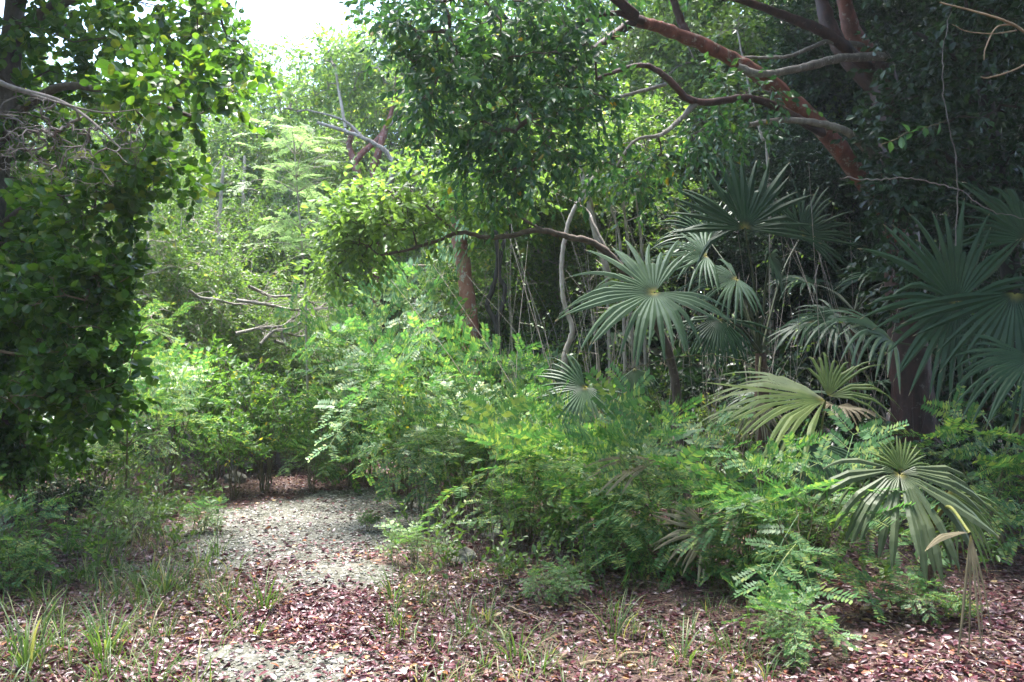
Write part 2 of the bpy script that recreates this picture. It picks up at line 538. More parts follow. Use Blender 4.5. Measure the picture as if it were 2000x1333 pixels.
def leaves_on(mb, leaf, pos, D, L, K, ll, lw, droop=.25, upn=.8, lo=.15, mat=0, curve=-.08):
    """K leaves alternating along every twig, plus its end leaf."""
    n = len(pos)
    s = (lo + (1 - lo) * (np.arange(K) + .5) / K)[None, :, None]
    base = pos[:, None] + D[:, None] * (L[:, None, None] * s) + UP * (curve * L[:, None, None] * s * s)
    side = nrm(np.cross(D, UP + .5 * rng.normal(size=D.shape)))
    sg = np.where(np.arange(K) % 2 == 0, 1., -1.)[None, :, None]
    ld = D[:, None] * (.45 + .5 * s) + side[:, None] * sg * (.95 - .5 * s) + UP * (-droop) + .33 * rng.normal(size=(n, K, 3))
    ln = UP * upn + .55 * rng.normal(size=(n, K, 3))
    base = base.reshape(-1, 3); ld = nrm(ld.reshape(-1, 3)); ln = nrm(ln.reshape(-1, 3))
    q = (.65 + .55 * rng.random(len(base)))
    if leaf.startswith(('bipin', 'feather', 'spray')):
        pick = rng.integers(0, 3, len(base)); nm = leaf.rstrip('0123456789')
        for v in range(3):
            m = pick == v
            if m.any():
                add_leaves(mb, '%s%d' % (nm, v), base[m], ld[m], ln[m], ll * q[m], ll * q[m], mat)
    else:
        add_leaves(mb, leaf, base, ld, ln, ll * q, lw * q * (.85 + .3 * rng.random(len(base))), mat)


def pxblob(px, py, d, rx, ry, rd=None):
    k = d / FPX
    return (P(px, py, d), (rx * k, rd if rd else (rx + ry) * .5 * k, ry * k))


def tree(name, label, cat, base, limbs, blobs, ntips, leaf, leafmat, barkmat, group=None, nsub=4, lsub=.35, K=7, ll=.08, lw=.05,
         droop=.25, upn=.8, step=.28, rt=.004, shell=2.0, arch=.1, bow=.14, twr=.002, extra_nodes=None, rz=0, wob=.02, outw=.7):
    """limbs: list of (part name, points, r0, r1, material, sides). First is the trunk."""
    root = thing(name, label, cat, base, 0, group)
    nodes, rad = [], []
    for (pn, pts, r0, r1, mt, sides) in limbs:
        s = spline(pts, 7)
        s = s + np.concatenate([[[0, 0, 0]], rng.normal(size=(len(s) - 2, 3)) * wob * min(r0, .06) * 3, [[0, 0, 0]]])
        rr = np.linspace(0, 1, len(s)); rr = r0 + (r1 - r0) * rr ** .8
        rr = rr * (1 + .045 * rng.normal(size=len(s)))
        if pn == 'trunk' and r0 > .1:
            rr[0] *= 1.18; rr[1] *= 1.05
        mb = MB(); tube(mb, s, rr, sides, rough=.05 if sides > 6 else 0.02)
        mb.build(pn, mt, root, base)
        i0 = 2 if pn == 'trunk' else 1
        nodes.append(s[i0:]); rad.append(rr[i0:])
    nodes = np.concatenate(nodes); rad = np.concatenate(rad)
    if ntips:
        tg = blob_points(blobs, ntips, shell)
        X, chains, R = grow(nodes, rad, tg, step, arch, bow, rt)
        mb = MB(); chain_tubes(mb, X, chains, R)
        pos, D, L = twig_sites(X, chains, nsub, .3, lsub, outw)
        add_twigs(mb, pos, D, L, twr)
        mb.build("branchwork", barkmat, root, base)
        mc = MB()
        leaves_on(mc, leaf, pos, D, L, K, ll, lw, droop, upn)
        mc.build("crown", leafmat, root, base)
    return root


# ------------------------------------------------------------------ the ground
def gravel_mask(x, y):
    x = np.asarray(x, float); y = np.asarray(y, float)
    wob = .25 * np.sin(x * 3.1 + 1.2) * np.cos(y * 2.3) + .16 * np.sin(x * 7.3 + y * 5.1) + .10 * np.sin(x * 15 - y * 11)
    def ell(cx, cy, rx, ry):
        return 1 - np.sqrt(((x - cx) / rx) ** 2 + ((y - cy) / ry) ** 2)
    a = ell(-2.0, 9.2, 1.36, 2.6) * 1.4
    b = ell(-1.42, 6.85, .55, .55) * 1.0
    c = ell(-1.25, 4.75, .62, .50) * 1.1
    return np.clip((np.maximum(np.maximum(a, b), c) + wob * .75) * 1.9 + .22, 0, 1)


def axis_coords(lo, hi, step, far):
    a = list(np.arange(lo, hi, step)); s = step; p = a[-1]
    while p < far:
        s *= 1.25; p += s; a.append(p)
    s = step; p = a[0]
    while p > -far:
        s *= 1.25; p -= s; a.insert(0, p)
    return np.array(a)

gx = axis_coords(-6.5, 6.5, .07, 160); gy = axis_coords(2.5, 15, .07, 160)
XX, YY = np.meshgrid(gx, gy)
ZZ = gz(XX, YY)
GM = gravel_mask(XX, YY)
near = (np.abs(XX) < 8) & (YY > 1) & (YY < 16)
ZZ = ZZ + near * rng.normal(size=ZZ.shape) * .006 + GM * .012
mb = MB()
nx = len(gx); idx = np.arange(len(gx) * len(gy)).reshape(len(gy), nx)
F = np.stack([idx[:-1, :-1], idx[:-1, 1:], idx[1:, 1:], idx[1:, :-1]], -1).reshape(-1, 4)
mb.add(np.stack([XX, YY, ZZ], -1), F, True)

m, n, out = _new("forest_floor")
tc = n.nodes.new("ShaderNodeTexCoord")
n1 = n.nodes.new("ShaderNodeTexNoise"); n1.inputs['Scale'].default_value = 26; n1.inputs['Detail'].default_value = 8; n1.inputs['Roughness'].default_value = .7
n.links.new(tc.outputs['Object'], n1.inputs['Vector'])
soil = ramp(n, [(.3, (.035, .022, .018)), (.5, (.085, .05, .04)), (.62, (.15, .09, .07)), (.75, (.24, .18, .15))])
n.links.new(n1.outputs[0], soil.inputs[0])
vo = n.nodes.new("ShaderNodeTexVoronoi"); vo.inputs['Scale'].default_value = 42
n.links.new(tc.outputs['Object'], vo.inputs['Vector'])
n3 = n.nodes.new("ShaderNodeTexNoise"); n3.inputs['Scale'].default_value = 3.2; n3.inputs['Detail'].default_value = 7; n3.inputs['Roughness'].default_value = .7
n.links.new(tc.outputs['Object'], n3.inputs['Vector'])
grv = ramp(n, [(.35, (.06, .065, .04)), (.47, (.13, .13, .10)), (.64, (.25, .24, .215))])
n.links.new(n3.outputs[0], grv.inputs[0])
dk = ramp(n, [(0, (1, 1, 1)), (.25, (.85, .85, .85)), (.6, (.45, .43, .4))])
n.links.new(vo.outputs['Distance'], dk.inputs[0])
gm = n.nodes.new("ShaderNodeMix"); gm.data_type = 'RGBA'; gm.blend_type = 'MULTIPLY'; gm.inputs[0].default_value = .8
n.links.new(grv.outputs[0], gm.inputs[6]); n.links.new(dk.outputs[0], gm.inputs[7])
at = n.nodes.new("ShaderNodeAttribute"); at.attribute_name = "gravel"
ms = n.nodes.new("ShaderNodeMath"); ms.operation = 'MULTIPLY_ADD'; ms.inputs[1].default_value = .8; ms.inputs[2].default_value = -.4
n.links.new(n1.outputs[0], ms.inputs[0])
ma = n.nodes.new("ShaderNodeMath"); ma.operation = 'ADD'; ma.use_clamp = True
n.links.new(ms.outputs[0], ma.inputs[0]); n.links.new(at.outputs['Fac'], ma.inputs[1])
mr = ramp(n, [(.25, (0, 0, 0)), (.6, (1, 1, 1))]); n.links.new(ma.outputs[0], mr.inputs[0])
mx = n.nodes.new("ShaderNodeMix"); mx.data_type = 'RGBA'
n.links.new(mr.outputs[0], mx.inputs[0]); n.links.new(soil.outputs[0], mx.inputs[6]); n.links.new(gm.outputs[2], mx.inputs[7])
p = n.nodes.new("ShaderNodeBsdfPrincipled"); p.inputs['Roughness'].default_value = .9
n.links.new(mx.outputs[2], p.inputs['Base Color'])
bp = n.nodes.new("ShaderNodeBump"); bp.inputs['Strength'].default_value = .7; bp.inputs['Distance'].default_value = .02
n.links.new(vo.outputs['Distance'], bp.inputs['Height']); n.links.new(bp.outputs[0], p.inputs['Normal'])
n.links.new(p.outputs[0], out.inputs[0])
ground = mb.build("ground", m)
a = ground.data.attributes.new("gravel", 'FLOAT', 'POINT')
a.data.foreach_set("value", GM.ravel().astype(np.float32))
kind(ground, "structure", "forest floor of leaf litter and soil with a pale gravel clearing", "ground")

# loose limestone gravel
N = 60000
x = rng.uniform(-4.4, .8, N); y = 3.6 + 9.4 * rng.random(N) ** 1.1
gmk = gravel_mask(x, y); keep = rng.random(N) < gmk * .95 + .02
x, y = x[keep], y[keep]; nst = len(x)
ico = bpy.data.meshes.new("tmp")
import bmesh
b_ = bmesh.new(); bmesh.ops.create_icosphere(b_, subdivisions=1, radius=1); b_.verts.ensure_lookup_table()
IV = np.array([v.co[:] for v in b_.verts]); IF = np.array([[v.index for v in f.verts] for f in b_.faces]); 
bmesh.ops.subdivide_edges(b_, edges=b_.edges[:], cuts=2, use_grid_fill=True)
b_.free(); bpy.data.meshes.remove(ico)
sz = .006 + .012 * rng.random(nst) ** 3
V = IV[None] * (1 + .25 * rng.normal(size=(nst, 12, 1))) * sz[:, None, None] * (np.array([1, 1, .6]) * (1 + .3 * rng.normal(size=(nst, 3))))[:, None, :]
V = V + np.stack([x, y, gz(x, y) + gmk[keep] * .012 + sz * .2], -1)[:, None]
mb = MB(); mb.add(V.reshape(-1, 3), (IF[None] + (np.arange(nst) * 12)[:, None, None]).reshape(-1, 3))
def island_mat(name, stops, rough=.85, trans=0, spec=.4, drift=0):
    m, n, out = _new(name)
    g = n.nodes.new("ShaderNodeNewGeometry"); r = ramp(n, stops)
    f = g.outputs['Random Per Island']
    if drift:
        tc = n.nodes.new("ShaderNodeTexCoord"); no = n.nodes.new("ShaderNodeTexNoise"); no.inputs['Scale'].default_value = 1.1; no.inputs['Detail'].default_value = 3
        n.links.new(tc.outputs['Object'], no.inputs['Vector'])
        m1 = n.nodes.new("ShaderNodeMath"); m1.operation = 'MULTIPLY_ADD'; m1.inputs[1].default_value = drift; m1.inputs[2].default_value = -drift * .5
        n.links.new(no.outputs[0], m1.inputs[0])
        m2 = n.nodes.new("ShaderNodeMath"); m2.operation = 'ADD'; n.links.new(f, m2.inputs[0]); n.links.new(m1.outputs[0], m2.inputs[1]); f = m2.outputs[0]
    n.links.new(f, r.inputs[0])
    p = n.nodes.new("ShaderNodeBsdfPrincipled"); p.inputs['Roughness'].default_value = rough; p.inputs['Specular IOR Level'].default_value = spec
    n.links.new(r.outputs[0], p.inputs['Base Color'])
    if trans:
        t = n.nodes.new("ShaderNodeBsdfTranslucent"); n.links.new(r.outputs[0], t.inputs[0])
        x_ = n.nodes.new("ShaderNodeMixShader"); x_.inputs[0].default_value = trans
        n.links.new(p.outputs[0], x_.inputs[1]); n.links.new(t.outputs[0], x_.inputs[2]); n.links.new(x_.outputs[0], out.inputs[0])
    else:
        n.links.new(p.outputs[0], out.inputs[0])
    return m
M['gravel'] = island_mat("limestone_gravel", [(0, (.09, .088, .07)), (.4, (.17, .165, .14)), (.8, (.28, .27, .25)), (1, (.46, .45, .42))])
kind(mb.build("gravel", M['gravel']), "stuff", "loose pale limestone gravel on the clearing", "gravel")

# fallen leaves
def litter(N, xr, yr, pw, dens, smin, smax):
    y = yr[0] + (yr[1] - yr[0]) * rng.random(N) ** pw
    half = (y * .62 + .6)
    x = rng.uniform(-1, 1, N) * half
    k = rng.random(N) < dens(x, y)
    x, y = x[k], y[k]
    n_ = len(x)
    th = rng.uniform(0, 2 * np.pi, n_)
    tilt = np.abs(rng.normal(size=n_)) * .28
    D = np.stack([np.cos(th), np.sin(th), np.sin(tilt) * np.where(rng.random(n_) < .5, 1, -.2)], -1)
    Nn = nrm(np.stack([rng.normal(size=n_) * .35, rng.normal(size=n_) * .35, np.ones(n_)], -1))
    L = smin + (smax - smin) * rng.random(n_) ** 1.5
    z = gz(x, y) + .012 + .02 * rng.random(n_)
    return np.stack([x, y, z], -1), D, Nn, L

# curled fallen leaf: 3 x 2 quads
def curled(cx, cz):
    ys = [0, .3, .68, 1]; ws = [.05, .42, .40, .04]
    V = []
    for yv, wv in zip(ys, ws):
        z = cz * (yv - .5) ** 2 * 4
        V += [(-wv, yv, z + cx), (0, yv, z), (wv, yv, z + cx)] if 0 < yv < 1 else [(-wv, yv, z + cx * .2), (0, yv, z), (wv, yv, z + cx * .2)]
    F = []
    for r_ in range(3):
        for c_ in range(2):
            a_ = r_ * 3 + c_
            F.append((a_, a_ + 1, a_ + 4, a_ + 3))
    return np.array(V, float), np.array(F)
LIT = [curled(.10, .05), curled(-.08, .10), curled(.22, .02), curled(.05, -.10), curled(.3, .14)]
def dens(x, y):
    pt = .62 + .38 * np.sin(x * 2.1 + 1.7 * np.sin(y * 1.3)) * np.cos(y * 1.9 + x)
    return pt * np.clip(1.0 - .74 * gravel_mask(x, y) ** 1.3, .0, 1) * np.clip(1.25 - y / 22, .3, 1)
pos, D, Nn, L = litter(250000, None, (3.2, 17), 1.5, dens, .016, .062)
mb = MB()
pick = rng.integers(0, len(LIT), len(pos))
for v in range(len(LIT)):
    k = pick == v
    V, F = inst(LIT[v][0], LIT[v][1], pos[k], D[k], Nn[k], L[k], L[k] * (.48 + .2 * rng.random(k.sum())))
    mb.add(V, F, True)
M['litter'] = island_mat("fallen_leaf", [(0, (.03, .008, .012)), (.3, (.085, .020, .030)), (.58, (.14, .040, .050)), (.70, (.10, .052, .05)), (.80, (.18, .09, .10)), (.92, (.25, .17, .19)), (.95, (.25, .075, .035)), (.985, (.34, .14, .05)), (1, (.42, .30, .15))], .38, .08, .7, .7)
kind(mb.build("leaf_litter", M['litter']), "stuff", "carpet of fallen maroon, brown and greyish leaves over the forest floor", "fallen leaves")

# fallen twigs and straw among the litter
N = 9000
y = 3.4 + 11 * rng.random(N) ** 1.3; x = rng.uniform(-1, 1, N) * (y * .6 + .4)
k = rng.random(N) < (1 - .9 * gravel_mask(x, y)) * np.where(x > -.6, 1, .45); x, y = x[k], y[k]
th = rng.uniform(0, 6.28, len(x))
mb = MB()
add_twigs(mb, np.stack([x, y, gz(x, y) + .025 + .02 * rng.random(len(x))], -1), np.stack([np.cos(th), np.sin(th), rng.normal(size=len(x)) * .15], -1), .08 + .25 * rng.random(len(x)) ** 2, .0012 + .0015 * rng.random(len(x)))
kind(mb.build("twig_litter", M['twig_tan']), "stuff", "dry straw and thin twigs strewn through the leaf litter", "fallen twigs")

# ------------------------------------------------------------------ grass
def blades(mb, base, n, h, spread, lean=.5, wd=.006):
    th = rng.uniform(0, 6.28, n); hh = h * (.55 + .6 * rng.random(n)); ln = lean * (.3 + rng.random(n))
    b = base + np.stack([np.cos(th), np.sin(th), 0 * th], -1) * spread * rng.random((n, 1))
    b[:, 2] = gz(b[:, 0], b[:, 1]) - .005
    dirh = np.stack([np.cos(th), np.sin(th), 0 * th], -1)
    side = np.stack([-np.sin(th), np.cos(th), 0 * th], -1) + .3 * rng.normal(size=(n, 3)); side[:, 2] *= .3
    t = np.array([0, .3, .6, .85, 1.0])
    c = b[:, None] + UP * (hh[:, None] * (t - .32 * ln[:, None] * t ** 2.4 * 1.2))[..., None] + dirh[:, None] * (hh * ln)[:, None, None] * (t ** 1.8)[None, :, None]
    wv = (wd * np.array([.7, 1, .85, .5, .04]))[None, :, None] * (h / .25 * .5 + .5) * (.7 + .6 * rng.random((n, 1, 1)))
    V = np.stack([c - side[:, None] * wv, c + side[:, None] * wv], 2).reshape(n, 10, 3)
    F = np.array([[2 * i, 2 * i + 1, 2 * i + 3, 2 * i + 2] for i in range(4)])
    mb.add(V.reshape(-1, 3), (F[None] + (np.arange(n) * 10)[:, None, None]).reshape(-1, 4), True)

mb = MB()
for _ in range(800):
    zone = rng.random()
    if zone < .45:
        y = rng.uniform(3.8, 8.5); px = rng.uniform(-20, 480)
    elif zone < .8:
        y = rng.uniform(4.2, 7.6); px = rng.uniform(750, 1500)
    else:
        y = rng.uniform(6, 11.5); px = rng.choice([rng.uniform(200, 430), rng.uniform(700, 1050)])
    x = (px - CX) / FPX * y
    if gravel_mask(x, y) > .75:
        continue
    blades(mb, np.array([x, y, 0]), int(rng.integers(3, 14)), rng.uniform(.08, .30 if px < 480 else .22), .07, .8, .0028)
kind(mb.build("grass", M['grass']), "stuff", "sparse thin grass blades growing through the leaf litter", "grass")

TUFTS = [
    (520, 5.9, .30, 26, "tall green grass tuft where the litter meets the gravel, on its left"),
    (330, 6.3, .30, 30, "broad grass tuft in the litter left of the gravel patch"),
    (215, 4.9, .34, 34, "straw-tinged grass tuft on the maroon litter near the lower left corner"),
    (60, 4.7, .38, 26, "long-bladed grass tuft at the lower left edge of the photo"),
    (500, 5.3, .16, 14, "small grass tuft alone on the litter between the two pale patches"),
    (770, 6.1, .28, 22, "upright grass tuft at the right rim of the small pale patch"),
    (910, 5.3, .24, 12, "slim grass tuft amid the litter below the thicket edge"),
    (1010, 4.9, .25, 22, "bushy grass tuft in the middle of the litter at the bottom of the photo"),
    (1200, 5.3, .30, 20, "arching grass tuft in the litter below the feathery bushes"),
    (1330, 4.9, .26, 18, "grass tuft leaning left on the twiggy litter below the big feathery bush"),
    (1430, 5.0, .24, 16, "grass tuft in shade just left of the small feathery seedling"),
    (900, 4.5, .14, 16, "short flat-spread grass tuft close to the bottom edge of the photo"),
    (430, 7.5, .26, 22, "wispy grass tuft on the left rim of the gravel clearing"),
]
for (px, d, h, nb_, lab) in TUFTS:
    b = G(px, d); mb = MB(); blades(mb, b.copy(), int(nb_ * 1.7), h * 1.05, .11, .85, .0031)
    o = mb.build("grass_tuft", M['grass'], None, b); o.location = tuple(b)
    tag(o, lab, "grass tuft", "grass tufts in the leaf litter")

# ------------------------------------------------------------------ rocks
def rock(px, d, s, lab):
    bm_ = bmesh.new(); bmesh.ops.create_icosphere(bm_, subdivisions=3, radius=1)
    ph = rng.uniform(0, 6, 3)
    for v in bm_.verts:
        c = v.co
        k = 1 + .18 * math.sin(3 * c.x + ph[0]) * math.cos(2.5 * c.y + ph[1]) + .12 * math.sin(6 * c.z + 4 * c.x + ph[2]) + .04 * rng.normal()
        v.co = Vector((c.x * s * 1.25, c.y * s, max(c.z, -.4) * s * .75)) * k
    me = bpy.data.meshes.new("rock"); bm_.to_mesh(me); bm_.free(); me.materials.append(M['rock'])
    o = bpy.data.objects.new("rock", me); COL.objects.link(o); b = G(px, d); o.location = (b[0], b[1], b[2] + .25 * s)
    tag(o, lab, "rock", "limestone rocks beside the track")
M['rock'] = bark_mat("limestone", (.07, .068, .058), (.22, .21, .185), (.07, .08, .045), .6, 9, 1, .9, .95)
rock(478, 13.6, .17, "pale limestone rock at the far end of the gravel clearing, larger of two")
rock(462, 12.3, .13, "smaller greyish limestone rock at the far left of the gravel clearing")
rock(295, 10.6, .09, "small grey rock half in shade under the left bushes")
rock(900, 7.35, .11, "low whitish rock under the edge of the feathery thicket")
rock(960, 8.2, .08, "small dark rock among stems under the feathery thicket")

def stick(name, lab, cat, pts, r0, r1, mt, sides=6):
    s = spline(pts, 8)
    nj = rng.normal(size=(5, 3)) * r0 * 1.2
    s = s + spline(nj, 12)[np.linspace(0, 48, len(s)).astype(int)]
    b = s[0].copy()
    mb = MB(); tube(mb, s, np.linspace(r0, r1, len(s)), sides)
    # short side twigs make it a branch, not a rod
    nt_ = 4 if r0 < .018 else 16
    ln_ = np.linalg.norm(s[-1] - s[0])
    i = rng.integers(2, len(s) - 1, nt_)
    sgd = nrm(np.gradient(s, axis=0)[i])
    for q_, d_ in zip(s[i], nrm(sgd + .75 * nrm(rng.normal(size=(nt_, 3))))):
        l_ = ln_ * (.12 + .3 * rng.random())
        e_ = spline([q_, q_ + d_ * l_ * .5 + rng.normal(size=3) * .06 * l_, q_ + d_ * l_ + rng.normal(size=3) * .12 * l_ - UP * .1 * l_], 5)
        tube(mb, e_, np.linspace(r1 * .6, r1 * .12, len(e_)), 4)
        add_twigs(mb, e_[[5, 8]], nrm(d_ + .8 * nrm(rng.normal(size=(2, 3)))), l_ * .45, r1 * .15)
    o = mb.build(name, mt, None, b); o.location = tuple(b)
    return tag(o, lab, cat)

stick("fallen_stick", "reddish brown fallen stick lying on the litter below the feathery bush", "stick",
      [G(1130, 4.75) + [0, 0, .03], G(1190, 4.82) + [0, 0, .045], G(1260, 5.0) + [0, 0, .05]], .014, .008, M['twig_tan'])
stick("fallen_stick", "thin pale bent stick lying on the litter in front of the thicket", "stick",
      [G(990, 5.9) + [0, 0, .05], G(1010, 5.7) + [0, 0, .05], G(1085, 5.5) + [0, 0, .04]], .006, .004, M['twig_tan'])

# ------------------------------------------------------------------ trees
gb, gd, gr = M['gumbo_bark'], M['gumbo_dark'], M['grey_bark']

# left tree with broad round leaves
dL = 7.6
base = G(-90, dL + .3)
limbs = [("trunk", [base, P(-70, 800, dL + .3), P(-30, 480, dL + .4), P(5, 250, dL + .5), P(25, 60, dL + .6), P(70, -250, dL + .8)], .17, .08, M['brown_bark'], 10),
         ("limb", [P(5, 240, dL + .5), P(120, 170, dL + .1), P(260, 190, dL - .4), P(380, 230, dL - .6)], .05, .015, M['brown_bark'], 7),
         ("limb", [P(25, 60, dL + .6), P(160, -10, dL + .5), P(330, -30, dL + .6), P(450, 10, dL + .8)], .06, .02, M['brown_bark'], 7),
         ("limb", [P(-30, 470, dL + .4), P(60, 400, dL), P(170, 380, dL - .2)], .04, .015, M['brown_bark'], 7),
         ("limb", [P(40, 0, dL + .6), P(100, -150, dL - 1.0), P(250, -330, dL - 1.8)], .06, .02, M['brown_bark'], 7)]
blobs = [pxblob(270, 60, 8.3, 190, 95, .9), pxblob(90, 130, 8.6, 130, 120, .9), pxblob(420, 60, 8.6, 85, 80, .7), pxblob(330, 200, 6.7, 140, 80, .5), pxblob(410, 180, 6.8, 80, 55, .4),
         pxblob(310, 300, 7.2, 80, 60, .5), pxblob(200, 400, 7.4, 110, 70, .6), pxblob(50, 450, 7.6, 130, 130, .7), pxblob(250, 350, 7.3, 80, 60, .5), pxblob(150, 320, 8.6, 150, 110, .7),
         pxblob(60, -150, 8.6, 260, 140, 1.2), pxblob(-150, -380, 7.6, 300, 220, 1.8), pxblob(-120, 150, 8, 180, 400, 1.4), ((-3.2, 4.2, 5.9), (1.3, 1.3, .6)), ((-4.6, 6.4, 6.2), (1.2, 1.5, .7)), ((-2.2, 1.5, 6.0), (1.4, 1.4, .6)), ((-5.2, 3.4, 6), (1.2, 1.5, .7)), ((-3.6, 6.6, 6.0), (.9, 1.1, .5)), ((-4.7, 8.2, 6.6), (1.2, 1.3, .5)), ((-5.8, 7.4, 6.4), (1.2, 1.5, .6)), ((-3.9, 8.9, 7.0), (.9, 1.0, .4)), ((-1.6, 3.4, 5.9), (.9, 1.2, .4))]  # crown lumps out of view overhead are added to shade the left foreground
tl = tree("broadleaf_tree", "dark broadleaf tree with large round leaves overhanging the left of the clearing", "tree", base, limbs, blobs, 980, 'round', M['sea'], M['brown_bark'],
          nsub=5, lsub=.28, K=9, ll=.080, lw=.072, droop=.1, upn=.55, rt=.0035, twr=.0025)
# its bare dead branch, a fan of fine drooping twigs
mb = MB()
main = spline([P(-60, 130, 6.6), P(20, 170, 6.4), P(110, 195, 6.2), P(170, 230, 6.0), P(235, 290, 5.9)], 8)
tube(mb, main, np.linspace(.026, .006, len(main)), 6)
m2 = spline([P(30, 175, 6.4), P(130, 205, 6.1), P(200, 220, 6.0), P(265, 215, 5.9)], 8); tube(mb, m2, np.linspace(.012, .003, len(m2)), 5)
tg = []
while len(tg) < 240:
    qx, qy = rng.uniform(-10, 275), rng.triangular(185, 290, 375)
    if qx > 235 and qy > 320:
        continue
    tg.append(P(qx, qy, rng.uniform(5.7, 6.5)))
tg = np.array(tg)
X, ch, R = grow(np.vstack([main, m2]), np.full(len(main) + len(m2), .01), tg, .10, .02, .3, .0022, .42)
chain_tubes(mb, X, ch, R, 4)
p_, D_, L_ = twig_sites(X, ch, 3, .2, .10, .6, -.35, .8); add_twigs(mb, p_, D_, L_, .0016)
o = mb.build("dead_branch", M['twig_grey'], tl, base); o["label"] = "bare grey dead branch with a fan of drooping twigs"

# left shrub of the same round leaves
dS = 8.0
base = G(40, dS + .3)
limbs = [("trunk", [base, P(50, 800, dS + .2), P(80, 650, dS), P(110, 520, dS)], .045, .015, M['brown_bark'], 7),
         ("limb", [P(-40, 680, dS - .4), P(60, 690, dS - .5), P(110, 640, dS - .6), P(180, 590, dS - .7)], .016, .006, M['twig_tan'], 6),
         ("limb", [P(50, 800, dS + .2), P(140, 740, dS - .2), P(230, 690, dS - .4)], .025, .008, M['brown_bark'], 6),
         ("limb", [P(30, 850, dS + .2), P(-60, 700, dS - .2), P(-80, 560, dS - .2)], .03, .01, M['brown_bark'], 6)]
blobs = [pxblob(130, 620, 7.2, 110, 130, .5), pxblob(205, 710, 7.1, 75, 70, .4), pxblob(120, 770, 7.2, 130, 50, .5), pxblob(200, 540, 7.3, 65, 80, .4), pxblob(20, 620, 8.0, 100, 170, .6), pxblob(-60, 700, 8, 120, 200, .7), pxblob(60, 860, 8.3, 130, 60, .5), pxblob(200, 800, 7.9, 70, 50, .35)]
tree("round_leaf_shrub", "glossy shrub of round leaves reaching over the track edge beneath the dark left tree", "shrub", base, limbs, blobs, 280, 'round', M['sea'], M['twig_tan'],
     nsub=4, lsub=.22, K=8, ll=.082, lw=.074, droop=.1, upn=.6, rt=.0028, twr=.0022)

# big red-barked tree on the right
dR = 9.6
base = G(1795, dR)
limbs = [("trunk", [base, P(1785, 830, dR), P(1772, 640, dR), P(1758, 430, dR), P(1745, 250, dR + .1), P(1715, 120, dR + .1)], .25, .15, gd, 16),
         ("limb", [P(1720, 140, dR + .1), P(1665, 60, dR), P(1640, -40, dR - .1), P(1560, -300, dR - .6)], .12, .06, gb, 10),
         ("limb", [P(1735, 190, dR + .1), P(1660, 120, dR + .2), P(1615, 40, dR + .3), P(1590, -60, dR + .3), P(1500, -350, dR - .2)], .115, .06, gd, 10),
         ("limb", [P(1785, 560, dR), P(1735, 430, dR - .2), P(1640, 292, dR - .5), P(1555, 205, dR - .7), P(1480, 145, dR - .9), P(1390, 95, dR - 1.1), P(1300, 58, dR - 1.3), P(1240, 40, dR - 1.5)], .118, .05, gb, 12),
         ("limb", [P(1715, 150, dR + .1), P(1620, 70, dR - .2), P(1540, 35, dR - .4), P(1500, 18, dR - .5), P(1420, -8, dR - .8)], .07, .035, gd, 8),
         ("limb", [P(1735, 110, dR - .1), P(1640, 115, dR - .5), P(1570, 132, dR - .8), P(1490, 145, dR - 1.0), P(1440, 130, dR - 1.05)], .05, .035, gr, 8),
         ("limb", [P(1700, 90, dR), P(1620, 82, dR - .2), P(1580, 95, dR - .3), P(1530, 112, dR - .4), P(1440, 112, dR - .5)], .03, .014, gr, 7),
         ("limb", [P(1760, 380, dR - .2), P(1670, 270, dR - .9), P(1600, 242, dR - 1.0), P(1520, 236, dR - 1.1), P(1440, 250, dR - 1.2)], .05, .022, gr, 8),
         ("limb", [P(1345, 75, dR - 1.2), P(1325, 30, dR - 1.2), P(1295, -60, dR - 1.3)], .05, .03, gd, 8),
         ("limb", [P(1240, 40, dR - 1.5), P(1190, 75, dR - 1.8), P(1150, 105, dR - 2.0), P(1112, 140, dR - 2.2)], .045, .02, gd, 8),
         ("limb", [P(1255, 42, dR - 1.5), P(1200, 26, dR - 1.8), P(1150, 38, dR - 2.1), P(1100, 75, dR - 2.4)], .035, .012, gd, 7),
         ("limb", [P(1610, 262, dR - .6), P(1480, 195, dR - 1.4), P(1360, 200, dR - 2.0), P(1300, 150, dR - 2.2), P(1250, 128, dR - 2.3), P(1165, 155, dR - 2.6)], .045, .016, gd, 8),
         ("limb", [P(1360, 200, dR - 2.0), P(1330, 232, dR - 2.1), P(1290, 264, dR - 2.2), P(1240, 275, dR - 2.3), P(1200, 330, dR - 2.5)], .03, .008, gr, 7),
         ("limb", [P(1300, 165, dR - 2.2), P(1210, 190, dR - 2.5), P(1120, 215, dR - 2.7), P(1040, 235, dR - 2.9)], .018, .006, gr, 6),
         ("limb", [P(1240, 30, dR - 1.6), P(1130, -50, dR - 2.4), P(980, -40, dR - 3.0), P(850, 10, dR - 3.2)], .05, .015, gd, 7)]
